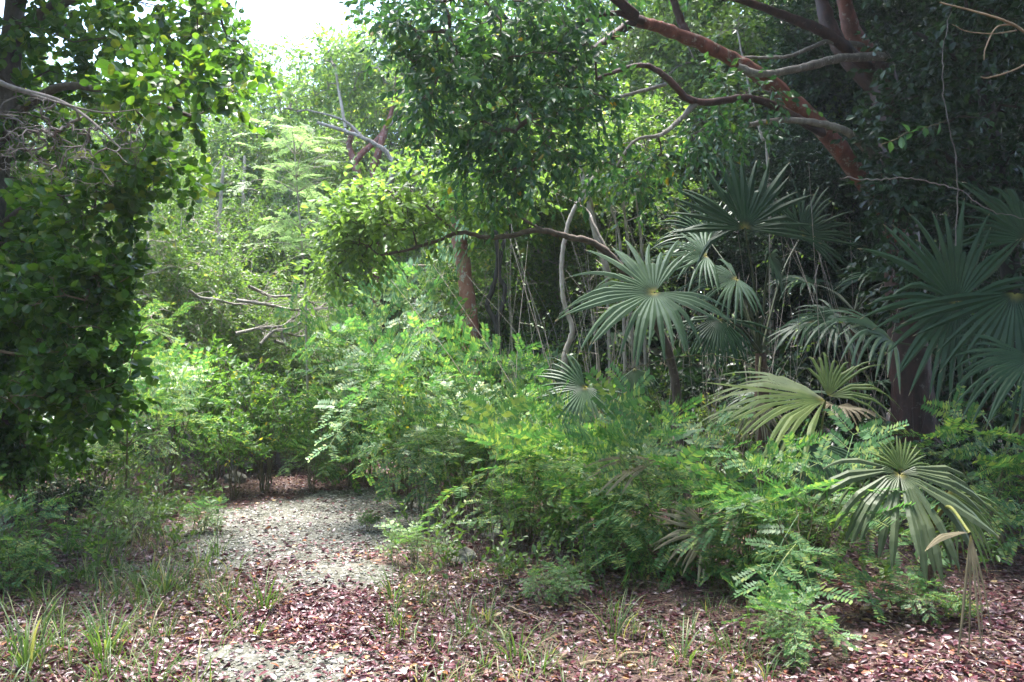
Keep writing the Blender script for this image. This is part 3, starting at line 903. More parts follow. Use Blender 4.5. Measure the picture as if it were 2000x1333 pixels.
blobs = [pxblob(900, 70, 6.6, 150, 90, .7), pxblob(790, 70, 6.4, 85, 75, .5), pxblob(960, 170, 6.7, 160, 110, .7), pxblob(1060, 90, 7.0, 150, 100, .8), pxblob(890, 220, 6.4, 70, 80, .4),
         pxblob(1030, 290, 6.9, 130, 80, .6), pxblob(1130, 230, 7.2, 110, 80, .6), pxblob(960, 330, 7.0, 80, 60, .4), pxblob(720, 20, 6.5, 40, 30, .3), pxblob(1230, 330, 7.6, 90, 50, .4),
         pxblob(1440, 215, 8.0, 80, 60, .4), pxblob(1400, 290, 8.2, 80, 40, .4),
         pxblob(950, -130, 6.8, 320, 120, 1.2), pxblob(1250, -200, 8, 300, 150, 1.6), pxblob(1600, -250, 8.5, 300, 150, 1.8), pxblob(1900, -300, 9, 300, 200, 2.0), ((3.4, 8.6, 7.4), (1.4, 1.6, .8)), ((4.6, 10.5, 7.8), (1.7, 1.7, .9)), ((3.6, 12, 8.2), (1.7, 1.7, .9)), ((3.6, 6.3, 6.7), (1.2, 1.4, .7)), ((1.2, 2.0, 5.8), (1.1, .9, .5)), ((2.9, 2.6, 5.8), (1.0, 1.2, .5)), ((.3, 3.2, 5.8), (1.0, 1.0, .4)), ((.2, 1.6, 6.0), (1.3, 1.3, .6)), ((2.6, .8, 6.0), (1.4, 1.4, .6)), ((3.6, 4.4, 6.2), (.9, 1.1, .6)), ((.6, 4.6, 6.2), (.8, .8, .4))]  # overhead crown lumps out of view are added to darken foreground and right side
tree("red_barked_tree", "large red-barked tree at right whose peeling limb arches left over the clearing", "tree", base, limbs, blobs, 1900, 'ellip', M['gumbo'], M['brown_bark'],
     nsub=5, lsub=.34, K=8, ll=.077, lw=.040, droop=.55, upn=.5, rt=.0032, twr=.0018)

# dark leafy tree behind it, draped over the right edge
base = G(2010, 9.0)
limbs = [("trunk", [base, P(1990, 700, 9.0), P(1960, 400, 8.9), P(1920, 150, 8.9), P(1900, -150, 8.9)], .12, .06, M['dark_bark'], 10),
         ("limb", [P(1970, 450, 8.9), P(1880, 330, 8.6), P(1790, 270, 8.4)], .04, .015, M['dark_bark'], 7),
         ("limb", [P(1930, 180, 8.9), P(1850, 100, 8.7), P(1780, 60, 8.6)], .04, .015, M['dark_bark'], 7),
         ("bare_branch", [P(2080, 120, 5.6), P(2000, 62, 5.5), P(1960, 40, 5.4), P(1900, 22, 5.4), P(1835, 5, 5.3)], .012, .004, M['twig_tan'], 6),
         ("bare_branch", [P(1975, 48, 5.45), P(1945, 55, 5.4), P(1925, 95, 5.4), P(1922, 118, 5.4)], .006, .003, M['twig_tan'], 5),
         ("bare_branch", [P(1985, 60, 5.5), P(1940, 66, 5.4), P(1890, 62, 5.4), P(1860, 48, 5.4)], .005, .002, M['twig_tan'], 5),
         ("bare_branch", [P(2060, 90, 5.5), P(1985, 135, 5.4), P(1930, 152, 5.4), P(1915, 150, 5.4)], .007, .003, M['twig_tan'], 5)]
blobs = [pxblob(1850, 180, 8.5, 130, 190, .8), pxblob(1930, 60, 8.7, 110, 130, .8), pxblob(1770, 250, 8.5, 60, 110, .5), pxblob(1740, 120, 8.4, 50, 90, .3), pxblob(1900, 380, 8.8, 110, 90, .6), pxblob(1790, 370, 8.6, 60, 60, .4),
         pxblob(1715, 325, 8.5, 55, 45, .25), pxblob(1735, 400, 8.4, 70, 90, .35), pxblob(1770, 560, 8.3, 70, 60, .3), pxblob(1760, 490, 8.5, 80, 70, .3), pxblob(1730, 250, 8.5, 60, 70, .3), pxblob(1800, 580, 8.7, 60, 60, .3), pxblob(1990, 250, 8.6, 80, 300, .8), pxblob(2050, 500, 8.8, 130, 200, .8), pxblob(1950, -180, 8.5, 300, 160, 1.4), pxblob(2150, 100, 8, 160, 400, 1.6), pxblob(2100, -250, 6.5, 260, 300, 1.6)]
blobs += [((5.2, 6.5, 6.6), (1.5, 1.8, .8)), ((6.2, 9.5, 7.2), (1.7, 1.9, .9)), ((4.6, 3.8, 6.0), (1.5, 1.6, .7))]  # unseen overhead foliage added to keep light off the right side
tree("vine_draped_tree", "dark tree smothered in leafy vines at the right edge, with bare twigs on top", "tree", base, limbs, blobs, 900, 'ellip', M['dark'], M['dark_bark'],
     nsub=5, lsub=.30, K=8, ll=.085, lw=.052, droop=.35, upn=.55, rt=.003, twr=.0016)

# tall tree added for its unseen roof of leaves, to shade the right side
base = G(1905, 12.4)
limbs = [("trunk", [base, base + [.05, -.1, 2.5], base + [-.1, -.3, 5.0], base + [-.3, -.8, 7.0]], .16, .08, M['dark_bark'], 10)]
for ex, ey, ez in [(3.2, 6, 7.0), (5.2, 5.2, 7.0), (6.8, 8, 7.6), (3.4, 10.5, 8.0), (7.5, 12, 8.2)]:
    limbs.append(("limb", [base + [-.2, -.5, 5.6], (base + [-.3, -.8, 7.0] + np.array([ex, ey, ez])) / 2 + UP * .3, np.array([ex, ey, ez])], .06, .02, M['dark_bark'], 7))
blobs = [((x_, y_, z_), (1.5, 1.5, .75)) for x_, y_, z_ in [(3.3, 5.2, 7.0), (5.0, 4.4, 7.0), (4.6, 6.8, 7.3), (6.6, 7.2, 7.5), (3.5, 8.2, 7.6), (5.2, 9.2, 8.0), (7.2, 10, 8.0), (3.8, 11, 8.4), (6, 12.5, 8.6), (8, 13, 8.4), (3.3, 13.5, 8.8), (6.5, 5, 6.6), (4.3, 3.0, 6.2), (3.9, 6.0, 6.9), (5.6, 2.4, 6.2), (4.4, 7.6, 7.4)]]
tree("shade_canopy_tree", "added tall dark-stemmed tree whose unseen canopy shades the right side", "tree", base, limbs, blobs, 860, 'quad', M['dark'], M['dark_bark'],
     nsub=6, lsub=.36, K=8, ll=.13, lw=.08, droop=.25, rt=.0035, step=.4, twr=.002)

# slender tree arching left with lime leaves
d5 = 9.0
base = G(1330, 9.8)
limbs = [("trunk", [base, P(1318, 740, 9.7), P(1270, 610, 9.5), P(1210, 520, 9.3), P(1160, 476, 9.2), P(1110, 463, 9.1), P(1050, 450, 9.0), P(1000, 460, 9.0), P(950, 464, 8.9), P(900, 455, 8.9), P(850, 472, 8.8), P(790, 490, 8.8), P(740, 500, 8.8)], .055, .012, M['brown_bark'], 8),
         ("limb", [P(1060, 450, 9.0), P(1000, 415, 9.0), P(950, 375, 9.0), P(900, 352, 9.0)], .018, .008, M['brown_bark'], 6),
         ("limb", [P(1190, 500, 9.3), P(1160, 440, 9.4), P(1145, 410, 9.5), P(1090, 380, 9.5)], .02, .008, gr, 6),
         ("limb", [P(890, 456, 8.9), P(830, 400, 8.9), P(780, 350, 9.0)], .016, .006, M['brown_bark'], 6)]
blobs = [pxblob(770, 420, 8.9, 100, 50, .6), pxblob(860, 375, 9.0, 120, 50, .6), pxblob(735, 400, 9.3, 70, 35, .5), pxblob(930, 345, 9.1, 110, 45, .5), pxblob(690, 455, 9.1, 60, 40, .4), pxblob(990, 390, 9.2, 80, 40, .4), pxblob(700, 490, 9.2, 60, 30, .5), pxblob(660, 540, 9.4, 45, 30, .4)]
tree("arching_tree", "slender dark-stemmed tree arching left, carrying bright lime leaves over the centre", "tree", base, limbs, blobs, 270, 'ellip', M['lime'], M['brown_bark'],
     nsub=4, lsub=.30, K=6, ll=.085, lw=.046, droop=.3, upn=.75, rt=.0028, twr=.0018)

# straight red trunk in the middle
gc = bark_mat('pinkish_peeling_bark', (.25, .085, .06), (.46, .20, .15), (.50, .43, .38), .55, 5, 2.0, .7, .55)
base = G(945, 12.6)
limbs = [("trunk", [base, P(938, 820, 12.6), P(926, 715, 12.6), P(916, 620, 12.6), P(905, 520, 12.6), P(890, 430, 12.7), P(885, 330, 12.8), P(900, 180, 13)], .168, .07, gc, 14),
         ("limb", [P(890, 430, 12.7), P(860, 340, 12.8), P(850, 250, 12.9)], .05, .02, gb, 7), ("limb", [P(887, 360, 12.8), P(960, 260, 12.9), P(1040, 200, 13)], .05, .02, gb, 7)]
blobs = [pxblob(930, 300, 12.8, 120, 110, 1.0), pxblob(1040, 330, 13, 150, 110, 1.1), pxblob(930, 440, 12.6, 110, 50, .7), pxblob(980, 180, 13, 200, 120, 1.2)]
tree("red_barked_tree", "straight pinkish red trunk with grey patches standing in the thicket at the centre", "tree", base, limbs, blobs, 320, 'ellip', M['mid'], M['brown_bark'],
     nsub=5, lsub=.4, K=8, ll=.10, lw=.055, droop=.35, rt=.004)

# thin pale stem that turns red at its foot
base = G(1098, 11.0)
limbs = [("trunk", [base, P(1102, 720, 11), P(1106, 685, 11), P(1118, 645, 11), P(1104, 600, 11), P(1098, 560, 11), P(1098, 500, 11), P(1112, 430, 11), P(1135, 385, 11), P(1170, 330, 11.1)], .042, .022, M['pale_bark'], 8),
         ("limb", [P(1190, 545, 11.3), P(1165, 460, 11.2), P(1148, 400, 11.1), P(1135, 330, 11.1)], .05, .03, M['pale_bark'], 8)]
blobs = [pxblob(1150, 300, 11.2, 130, 70, .8), pxblob(1240, 270, 11.3, 100, 70, .8)]
tree("pale_stemmed_tree", "thin crooked whitish tree with a kinked reddish foot, left of the fan palms", "tree", base, limbs, blobs, 110, 'ellip', M['mid'], M['twig_grey'], nsub=4, lsub=.3, K=6, ll=.085, lw=.045, rt=.0028)

# dark forked stem
base = G(985, 12.0)
limbs = [("trunk", [base, P(980, 720, 12), P(970, 640, 12), P(955, 605, 12), P(953, 590, 12), P(966, 550, 12), P(972, 500, 12), P(965, 420, 12)], .05, .025, M['dark_bark'], 8),
         ("limb", [P(968, 636, 12), P(980, 600, 12), P(986, 565, 12), P(975, 535, 12), P(985, 470, 12), P(1010, 400, 12)], .042, .02, M['dark_bark'], 8)]
blobs = [pxblob(980, 400, 12.2, 110, 50, .7), pxblob(1050, 360, 12.3, 100, 60, .7)]
tree("forked_tree", "small dark-barked tree that forks low, right of the straight red trunk", "tree", base, limbs, blobs, 90, 'ellip', M['back'], M['dark_bark'], nsub=4, lsub=.3, K=6, ll=.085, lw=.045, rt=.003)

# cluster of bare pale poles behind the palms
for (pts, lab) in [
    ([(1185, 560), (1172, 480), (1160, 420), (1150, 360)], "pale bare sapling stem crossing behind the thin crooked whitish tree"),
    ([(1215, 545), (1207, 450), (1190, 400), (1178, 355)], "bent pale sapling stem directly above the broad fan frond, left one of three"),
    ([(1230, 535), (1222, 440), (1212, 350), (1205, 300)], "straight thin pale sapling stem in the middle of three above the broad fan frond"),
    ([(1255, 535), (1250, 450), (1240, 380), (1228, 330)], "brownish sapling stem at the right of three above the broad fan frond"),
    ([(1500, 330), (1488, 270), (1465, 180), (1440, 60)], "slim grey sapling stem between the red limb and the tall fan palm")]:
    d_ = 11.6 + rng.random() * .8
    b0 = G(pts[0][0] + 12, d_)
    tp = [P(q[0], q[1], d_) for q in pts]
    tree("bare_sapling", lab, "sapling", b0, [("trunk", [b0] + tp, .026, .012, M['pale_bark'], 6)], [(tp[-1] + [0, 0, .1], (.5, .5, .35))], 14, 'ellip', M['back'], M['twig_grey'],
         "bare pale sapling stems", nsub=3, lsub=.3, K=4, ll=.08, lw=.04, rt=.003)

# feathery sapling with tiers of fine fronds
def feathery_tree(name, label, pts, r0, r1, tiers, mat, bark, ll, base):
    root = thing(name, label, "sapling", base)
    s = spline(pts, 8); mb = MB(); tube(mb, s, np.linspace(r0 * .7, r1 * .7, len(s)), 7, rough=.03)
    ml = MB()
    for (c, n_, reach, rise) in tiers:
        for k in range(n_):
            th = 2 * np.pi * (k + rng.random() * .6) / n_
            dr = np.array([math.cos(th), math.sin(th) * .8, 0])
            L = reach * (.6 + .5 * rng.random())
            j = np.argmin(np.sum((s - (c - UP * .12)) ** 2, 1))
            a = s[j]; e = a + dr * L + UP * (rise * (.5 + rng.random()) + c[2] - a[2])
            br = spline([a, (a + e) / 2 + UP * .12 * L, e], 6); tube(mb, br, np.linspace(.007, .002, len(br)), 4)
            q = rng.integers(4, len(br), 3)
            dd = nrm(np.gradient(br, axis=0)[q] + .75 * nrm(rng.normal(size=(3, 3))) * [1, 1, .25])
            for v in range(3):
                add_leaves(ml, 'feather%d' % rng.integers(0, 3), br[q[v]][None], dd[v][None], (UP + .2 * rng.normal(size=3))[None], np.array([ll * (.7 + .5 * rng.random())]), np.array([ll]))
    mb.build("trunk", bark, root, base); ml.build("crown", mat, root, base)
    return root
b0 = G(606, 11.7)
feathery_tree("feathery_sapling", "tall thin pale sapling with flat tiers of feathery fronds beside the track end",
              [b0, P(600, 730, 11.7), P(598, 650, 11.7), P(597, 570, 11.7), P(590, 480, 11.7), P(583, 400, 11.7), P(578, 340, 11.7), P(575, 280, 11.7)], .026, .011,
              [(P(578, 330, 11.7), 8, .62, .12), (P(576, 285, 11.7), 8, .5, .16), (P(582, 360, 11.7), 6, .55, .05), (P(588, 430, 11.7), 6, .45, .0), (P(590, 470, 11.7), 6, .4, -.05)], M['bipin_pale'], M['pale_bark'], .36, b0)
b0 = G(250, 9.4)
feathery_tree("feathery_sapling", "low feathery sapling reaching out of the left shade with bright drooping fronds",
              [b0, P(250, 800, 9.4), P(258, 700, 9.3), P(275, 640, 9.2)], .016, .006,
              [(P(290, 640, 9.1), 6, .35, .05), (P(270, 700, 9.2), 5, .4, .0), (P(270, 780, 9.2), 5, .45, .0), (P(280, 850, 9.2), 5, .55, -.02)], M['bipin'], M['stem'], .36, b0)

# fallen grey branches at the back of the clearing
for pts, lab in [([(470, 590), (540, 605), (620, 606), (690, 600)], "long grey fallen bough lying level across the back of the clearing"),
                 ([(505, 665), (540, 650), (600, 620), (640, 590)], "slanting pale dead bough below the level fallen bough"),
                 ([(535, 672), (550, 660), (575, 652), (600, 648)], "short curved pale dead branch by the foot of the feathery sapling"),
                 ([(480, 560), (520, 578), (580, 577), (625, 600)], "thin arched dead branch above the level fallen bough"),
                 ([(365, 570), (400, 582), (450, 590), (500, 588)], "thin dead branch poking out left of the level fallen bough"),
                 ([(470, 655), (520, 640), (570, 628), (610, 612)], "dead branch tangled between the slanting bough and the level bough")]:
    q = [P(a_, b_, 12.2 + .2 * i) for i, (a_, b_) in enumerate(pts)]
    stick("fallen_bough", lab, "dead branch", q, .026, .012, M['grey_bark'], 7)

# red-barked tree group at the back
base = G(730, 16.5)
limbs = [("trunk", [base, P(735, 560, 16.5), P(735, 400, 16.5), P(730, 335, 16.5), P(740, 295, 16.5), P(752, 255, 16.5), P(762, 230, 16.5)], .11, .05, gb, 10),
         ("limb", [P(733, 420, 16.5), P(700, 345, 16.4), P(692, 315, 16.4), P(682, 285, 16.4), P(690, 250, 16.4)], .08, .05, gb, 9),
         ("limb", [P(692, 318, 16.4), P(712, 295, 16.5), P(735, 275, 16.6), P(760, 235, 16.7), P(775, 150, 16.8)], .07, .035, gb, 8),
         ("limb", [P(738, 420, 16.3), P(768, 335, 16.2), P(757, 300, 16.2), P(720, 275, 16.2), P(670, 255, 16.2), P(620, 240, 16.2)], .06, .028, gr, 8),
         ("limb", [P(715, 275, 16.2), P(670, 235, 16.3), P(600, 215, 16.4)], .035, .015, gr, 6),
         ("limb", [P(675, 250, 16.3), P(662, 180, 16.4), P(655, 130, 16.4)], .035, .02, M['pale_bark'], 6),
         ("limb", [P(755, 250, 16.5), P(790, 215, 16.5), P(830, 160, 16.5)], .04, .02, gr, 6)]
blobs = [pxblob(640, 130, 17.0, 110, 60, .8), pxblob(740, 130, 17.2, 120, 70, .8), pxblob(850, 170, 17.0, 90, 90, .8), pxblob(560, 190, 17.0, 80, 60, .7), pxblob(760, 200, 17.6, 90, 35, .5)]
tree("red_barked_tree", "far sunlit tree with crossing red and whitish limbs under the gap of sky", "tree", base, limbs, blobs, 260, 'ellip', M['lime'], M['grey_bark'],
     nsub=4, lsub=.42, K=7, ll=.11, lw=.06, droop=.3, rt=.004)

# ------------------------------------------------------------------ fan palms
def frond(root, base, hub, axis, normal, R, span=290, nseg=36, droop=.25, fuse=.42, mat='palm', from_pt=None, pet='petiole_dark', pr=.011, cup=.12, fold=.0, ragged=.07, label=None):
    u = nrm(axis); nn = nrm(np.asarray(normal) - u * np.dot(normal, u)); s = np.cross(u, nn)
    mb = MB(); tips = []
    t = np.array([.015, .22, fuse, .56, .70, .83, .93, 1.0])
    sp = math.radians(span) / nseg
    for i in range(nseg):
        a = (-.5 + (i + .5) / nseg) * math.radians(span)
        d = math.cos(a) * u + math.sin(a) * s
        tg = -math.sin(a) * u + math.cos(a) * s
        Ri = R * (.72 + .28 * math.cos(a * .55)) * (1 + ragged * rng.normal())
        wf = fuse * Ri * math.tan(sp / 2) * 1.02
        wd = np.where(t <= fuse, t * Ri * math.tan(sp / 2) * 1.02, wf * np.maximum(1.0 - ((t - fuse) / (1 - fuse)), .0) ** .6 + .0006)
        dr = droop * (1 + .4 * rng.normal()) + (rng.uniform(.25, .7) if rng.random() < .14 else 0)
        if rng.random() < .04:
            continue
        Ri *= rng.uniform(.55, .85) if rng.random() < .06 else 1
        tt = np.maximum(t - .25, 0) / .75
        lift = nn[None] * (cup * Ri * np.sin(np.minimum(t, 1) * 1.6))[:, None] - nn[None] * (fold * Ri * abs(math.sin(a)) * t)[:, None]
        c = hub + d[None] * (t * Ri)[:, None] + lift - UP[None] * (dr * Ri * tt ** 2.1)[:, None] + (tg * .05 * rng.normal())[None] * (tt ** 2 * Ri)[:, None]
        # keep the length when a blade bends over
        seg = np.linalg.norm(np.diff(c, axis=0), axis=1); want = np.diff(t) * Ri
        sc = np.minimum(1, want / np.maximum(seg, 1e-6))
        c = np.vstack([c[:1], c[:1] + np.cumsum(np.diff(c, axis=0) * sc[:, None], axis=0)])
        rib = nn[None] * (wd * .55)[:, None]
        V = np.stack([c - tg * wd[:, None], c + rib, c + tg * wd[:, None]], 1).reshape(-1, 3)
        k = len(t)
        F = []
        for r_ in range(k - 1):
            for c_ in range(2):
                q = r_ * 3 + c_
                F.append((q, q + 1, q + 4, q + 3))
        mb.add(V, np.array(F), False)
        tips.append(np.repeat(t, 3))
    o = mb.build("frond", M[mat], root, base)
    at_ = o.data.attributes.new("tip", 'FLOAT', 'POINT'); at_.data.foreach_set("value", np.concatenate(tips).astype(np.float32))
    if label:
        o["label"] = label
    if from_pt is not None:
        L = np.linalg.norm(hub - from_pt)
        mid = (hub + from_pt) / 2 + UP * .12 * L
        sp_ = spline([from_pt, mid, hub], 8)
        mp = MB(); tube(mp, sp_, np.linspace(pr * 1.4, pr * .7, len(sp_)), 6)
        mp.build("petiole", M[pet], o, base)
    return o


def palm_trunk(root, base, top, r0, r1, mat='fibre'):
    s = spline([base, (base + top) / 2 + rng.normal(size=3) * .02, top], 10)
    mb = MB(); tube(mb, s, np.linspace(r0, r1, len(s)) * (1 + .08 * rng.normal(size=len(s))), 12, rough=.08)
    n_ = 90; f = rng.random(n_) ** .6 * (len(s) - 1); i = np.minimum(f.astype(int), len(s) - 2)
    q = s[i] + (s[i + 1] - s[i]) * (f - i)[:, None]
    d_ = nrm(rng.normal(size=(n_, 3)) * [1, 1, .2] + UP * .9)
    add_twigs(mb, q + d_ * [r1, r1, 0] * .8, d_, .08 + .1 * rng.random(n_), .004)
    mb.build("trunk", M[mat], root, base)

TC = -1.0   # towards the camera in SD
# A: tall palm behind the clearing edge
b = G(1492, 9.3); top = P(1486, 690, 9.2)
r = thing("fan_palm", "tall fan palm with a fibrous stem and one great upright frond, below the red limb", "fan palm", b)
palm_trunk(r, b, top, .075, .06)
frond(r, b, P(1455, 447, 8.9), SD(0, -1, .25), SD(.0, -.25, -1), P(1610, 0, 8.9)[0] - P(1448, 0, 8.9)[0], 215, 25, .10, .52, 'palm', top, 'petiole_dark')
frond(r, b, P(1278, 572, 8.3), SD(-1, .28, -.12), SD(-.05, -.75, -.75), .95, 300, 34, .14, .45, 'palm_pale', top, 'petiole_dark')
frond(r, b, P(1405, 622, 8.8), SD(-.1, 1, -.25), SD(0, -.4, -1), .55, 190, 28, .35, .5, 'palm', top, 'petiole_dark')
frond(r, b, P(1503, 500, 9.0), SD(.1, .9, -.2), SD(.9, -.1, -.5), .48, 250, 22, .30, .4, 'palm_pale', top, 'petiole_dark')
frond(r, b, P(1380, 500, 9.3), SD(-1, -.05, .1), SD(.1, -.7, -.7), .66, 220, 28, .25, .4, 'palm', top, 'petiole_dark')
frond(r, b, P(1440, 545, 9.1), SD(-1, .35, .0), SD(.0, -.8, -.6), .72, 200, 28, .35, .42, 'palm', top, 'petiole_dark')
frond(r, b, P(1565, 460, 9.7), SD(.6, -.8, .3), SD(.2, -.3, -1), .75, 210, 30, .2, .42, 'palm', top, 'petiole_dark')
frond(r, b, P(1385, 470, 9.8), SD(-.7, -.7, .3), SD(.0, -.5, -1), .70, 200, 28, .2, .42, 'palm', top, 'petiole_dark')
frond(r, b, P(1480, 780, 8.9), SD(.1, 1, -.1), SD(0, -.2, -1), .5, 100, 16, .2, .35, 'palm_dry', top, 'petiole', label="dry hanging frond")
# B: young palm with one silvery frond
b = G(1165, 8.6); top = P(1165, 880, 8.6)
r = thing("fan_palm", "young low fan palm with a single silvery pleated frond standing in the undergrowth", "fan palm", b)
palm_trunk(r, b, top, .03, .025)
frond(r, b, P(1143, 757, 8.0), SD(-.55, .5, -.1), SD(-.3, -.35, -1), .47, 250, 30, .14, .5, 'palm_pale', top, 'petiole')
frond(r, b, P(1240, 720, 8.8), SD(.1, 1, -.1), SD(.2, -.3, -1), .38, 130, 18, .3, .4, 'palm_pale', top, 'petiole')
# C: palm at the right edge in front of the red trunk
b = G(2010, 7.9); top = P(2000, 800, 7.9)
r = thing("fan_palm", "dark fan palm at the right edge, round fronds before the big red trunk", "fan palm", b)
palm_trunk(r, b, top, .08, .07)
frond(r, b, P(1868, 592, 7.5), SD(-.8, -.3, -.1), SD(-.1, -.2, -1), .98, 310, 38, .14, .45, 'palm', top, 'petiole_dark')
frond(r, b, P(1982, 572, 7.3), SD(-.12, 1, -.05), SD(-.05, -.3, -1), 1.0, 165, 20, .10, .42, 'palm', top, 'petiole_dark')
frond(r, b, P(2015, 700, 7.0), SD(-.75, .55, -.2), SD(-.1, -.8, -.7), .80, 170, 24, .35, .4, 'palm', top, 'petiole_dark')
frond(r, b, P(1745, 668, 7.7), SD(-.95, -.5, -.1), SD(-.1, -.9, -.35), .85, 150, 20, .45, .45, 'palm_pale', top, 'petiole_dark', cup=.05)
frond(r, b, P(2010, 470, 7.6), SD(.2, -1, .1), SD(-.2, -.2, -1), .85, 220, 30, .2, .42, 'palm', top, 'petiole_dark')
frond(r, b, P(1935, 1000, 7.4), SD(-.05, 1, -.1), SD(-.5, -.2, -1), .5, 70, 8, .1, .3, 'palm_dry', top, 'petiole', label="dry shredded hanging frond")
# D: low palm with a long arching yellow-green frond
b = G(1585, 7.4); top = G(1585, 7.4) + UP * .18
r = thing("fan_palm", "low fan palm with an arching yellow-green frond and yellow stalks", "fan palm", b)
palm_trunk(r, b, top, .06, .07)
frond(r, b, P(1612, 782, 7.1), SD(-1, -.12, -.02), SD(.0, -1, -.45), 1.02, 130, 22, .34, .5, 'palm_yellow', top, 'petiole', cup=.02)
frond(r, b, P(1618, 775, 7.15), SD(.6, -.75, .1), SD(-.1, -.5, -.9), .62, 130, 16, .5, .3, 'palm_yellow', None)
frond(r, b, P(1585, 862, 7.0), SD(-.15, 1, -.25), SD(0, -.35, -1), .52, 170, 26, .18, .5, 'palm_pale', top, 'petiole')
frond(r, b, P(1475, 800, 7.2), SD(-.8, .2, -.2), SD(0, -1, -.2), .5, 90, 10, .45, .35, 'palm_yellow', top, 'petiole')
# E: front palm with a skirt-like frond and a dead one
b = G(1810, 6.1); top = G(1810, 6.1) + UP * .4
r = thing("fan_palm", "nearest fan palm, with one skirt-like hanging frond and one dead tan frond", "fan palm", b)
palm_trunk(r, b, top, .05, .05)
frond(r, b, P(1757, 926, 5.6), SD(-.05, .75, -.5), SD(.0, -.75, -.6), .54, 230, 28, .55, .66, 'palm_olive', top, 'petiole_dark', cup=.16)
frond(r, b, P(1760, 920, 5.62), SD(.0, -.9, .3), SD(0, -.3, -.9), .22, 140, 14, .05, .5, 'palm_yellow', None)
frond(r, b, P(1850, 960, 5.6), SD(.5, .7, -.2), SD(.2, -.6, -.7), .5, 110, 12, .4, .4, 'palm_yellow', top, 'petiole')
frond(r, b, P(1895, 1042, 4.75), SD(.05, 1, -.04), SD(-.45, -.1, -1), .72, 24, 5, .02, .22, 'palm_tan', top, 'petiole', ragged=.22, label="dead tan frond hanging straight down")
frond(r, b, P(1895, 1040, 4.74), SD(-.95, .18, -.1), SD(.1, -1, -.4), .27, 22, 2, .25, .55, 'palm_tan', None, label="dead tan frond tip bent left")
# F: greyish fronds low inside the feathery bushes
b = G(1345, 7.2); top = G(1345, 7.2) + UP * .3
r = thing("fan_palm", "half-hidden low fan palm with greyish dry fronds inside the feathery bushes", "fan palm", b)
palm_trunk(r, b, top, .05, .05)
frond(r, b, P(1385, 1040, 6.5), SD(-1, .12, -.1), SD(0, -.6, -.8), .42, 150, 20, .15, .5, 'palm_dry', top, 'petiole')
frond(r, b, P(1600, 1130, 6.2), SD(-.9, .05, -.1), SD(0, -.6, -.8), .55, 150, 22, .12, .5, 'palm_pale', top, 'petiole')
frond(r, b, P(1285, 900, 7.0), SD(-1, .25, -.1), SD(0, -.9, -.4), .6, 70, 9, .2, .5, 'palm_dry', top, 'petiole')
frond(r, b, P(1480, 940, 6.9), SD(-.3, 1, -.2), SD(0, -.5, -.9), .5, 160, 20, .3, .45, 'palm', top, 'petiole')
# G: dark palms deep in the shade
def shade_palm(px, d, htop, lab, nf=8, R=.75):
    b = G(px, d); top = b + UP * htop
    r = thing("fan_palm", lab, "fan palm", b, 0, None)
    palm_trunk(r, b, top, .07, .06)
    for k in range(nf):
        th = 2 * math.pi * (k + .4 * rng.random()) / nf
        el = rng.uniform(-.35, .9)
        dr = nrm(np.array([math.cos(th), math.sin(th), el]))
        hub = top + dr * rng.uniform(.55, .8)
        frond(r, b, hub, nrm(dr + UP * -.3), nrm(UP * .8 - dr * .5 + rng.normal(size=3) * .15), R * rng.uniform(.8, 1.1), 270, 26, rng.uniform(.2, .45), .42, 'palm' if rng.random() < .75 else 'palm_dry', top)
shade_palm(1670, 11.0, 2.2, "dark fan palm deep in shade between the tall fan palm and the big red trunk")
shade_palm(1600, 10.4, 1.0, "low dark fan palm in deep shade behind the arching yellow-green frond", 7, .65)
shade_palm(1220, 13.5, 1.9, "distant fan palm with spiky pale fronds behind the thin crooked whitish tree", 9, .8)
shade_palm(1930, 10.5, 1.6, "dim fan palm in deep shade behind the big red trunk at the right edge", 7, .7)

# ------------------------------------------------------------------ shrubs
def shrub_proto(name, cat, seed, h, wd, nst, ntips, leaf, mat, bark, nsub, lsub, K, ll, lw, droop, upn=.85):
    global rng
    keep = rng; rng = np.random.default_rng(seed)
    root = thing(name, "x", cat)
    stems = []; mb = MB()
    for k in range(nst):
        th = 2 * np.pi * (k + rng.random()) / nst; rr = wd * .5 * (.25 + .6 * rng.random())
        s = spline([np.array([.03 * math.cos(th), .03 * math.sin(th), -.02]), np.array([rr * .35 * math.cos(th), rr * .35 * math.sin(th), h * .4]),
                    np.array([rr * math.cos(th), rr * math.sin(th), h * (.7 + .2 * rng.random())])], 8)
        s = s + rng.normal(size=s.shape) * .008 * h
        tube(mb, s, np.linspace(.009, .004, len(s)) * max(.6, h ** .5), 5)
        stems.append(s[2:])
    st = np.concatenate(stems)
    tg = blob_points([((0, 0, h * (.76 if 'feather' in name else .68)), (wd * .5, wd * .5, h * (.22 if 'feather' in name else .30)))], ntips, 1.6)
    X, ch, R = grow(st, np.full(len(st), .008), tg, .15, .12, .2, .0018)
    chain_tubes(mb, X, ch, R, 4)
    pos, D, L = twig_sites(X, ch, nsub, .3, lsub, .8, .15, .8)
    add_twigs(mb, pos, D, L, .0014)
    mb.build("stem", bark, root)
    ml = MB(); leaves_on(ml, leaf, pos, D, L, K, ll, lw, droop, upn)
    ml.build("foliage", mat, root)
    rng = keep
    return root

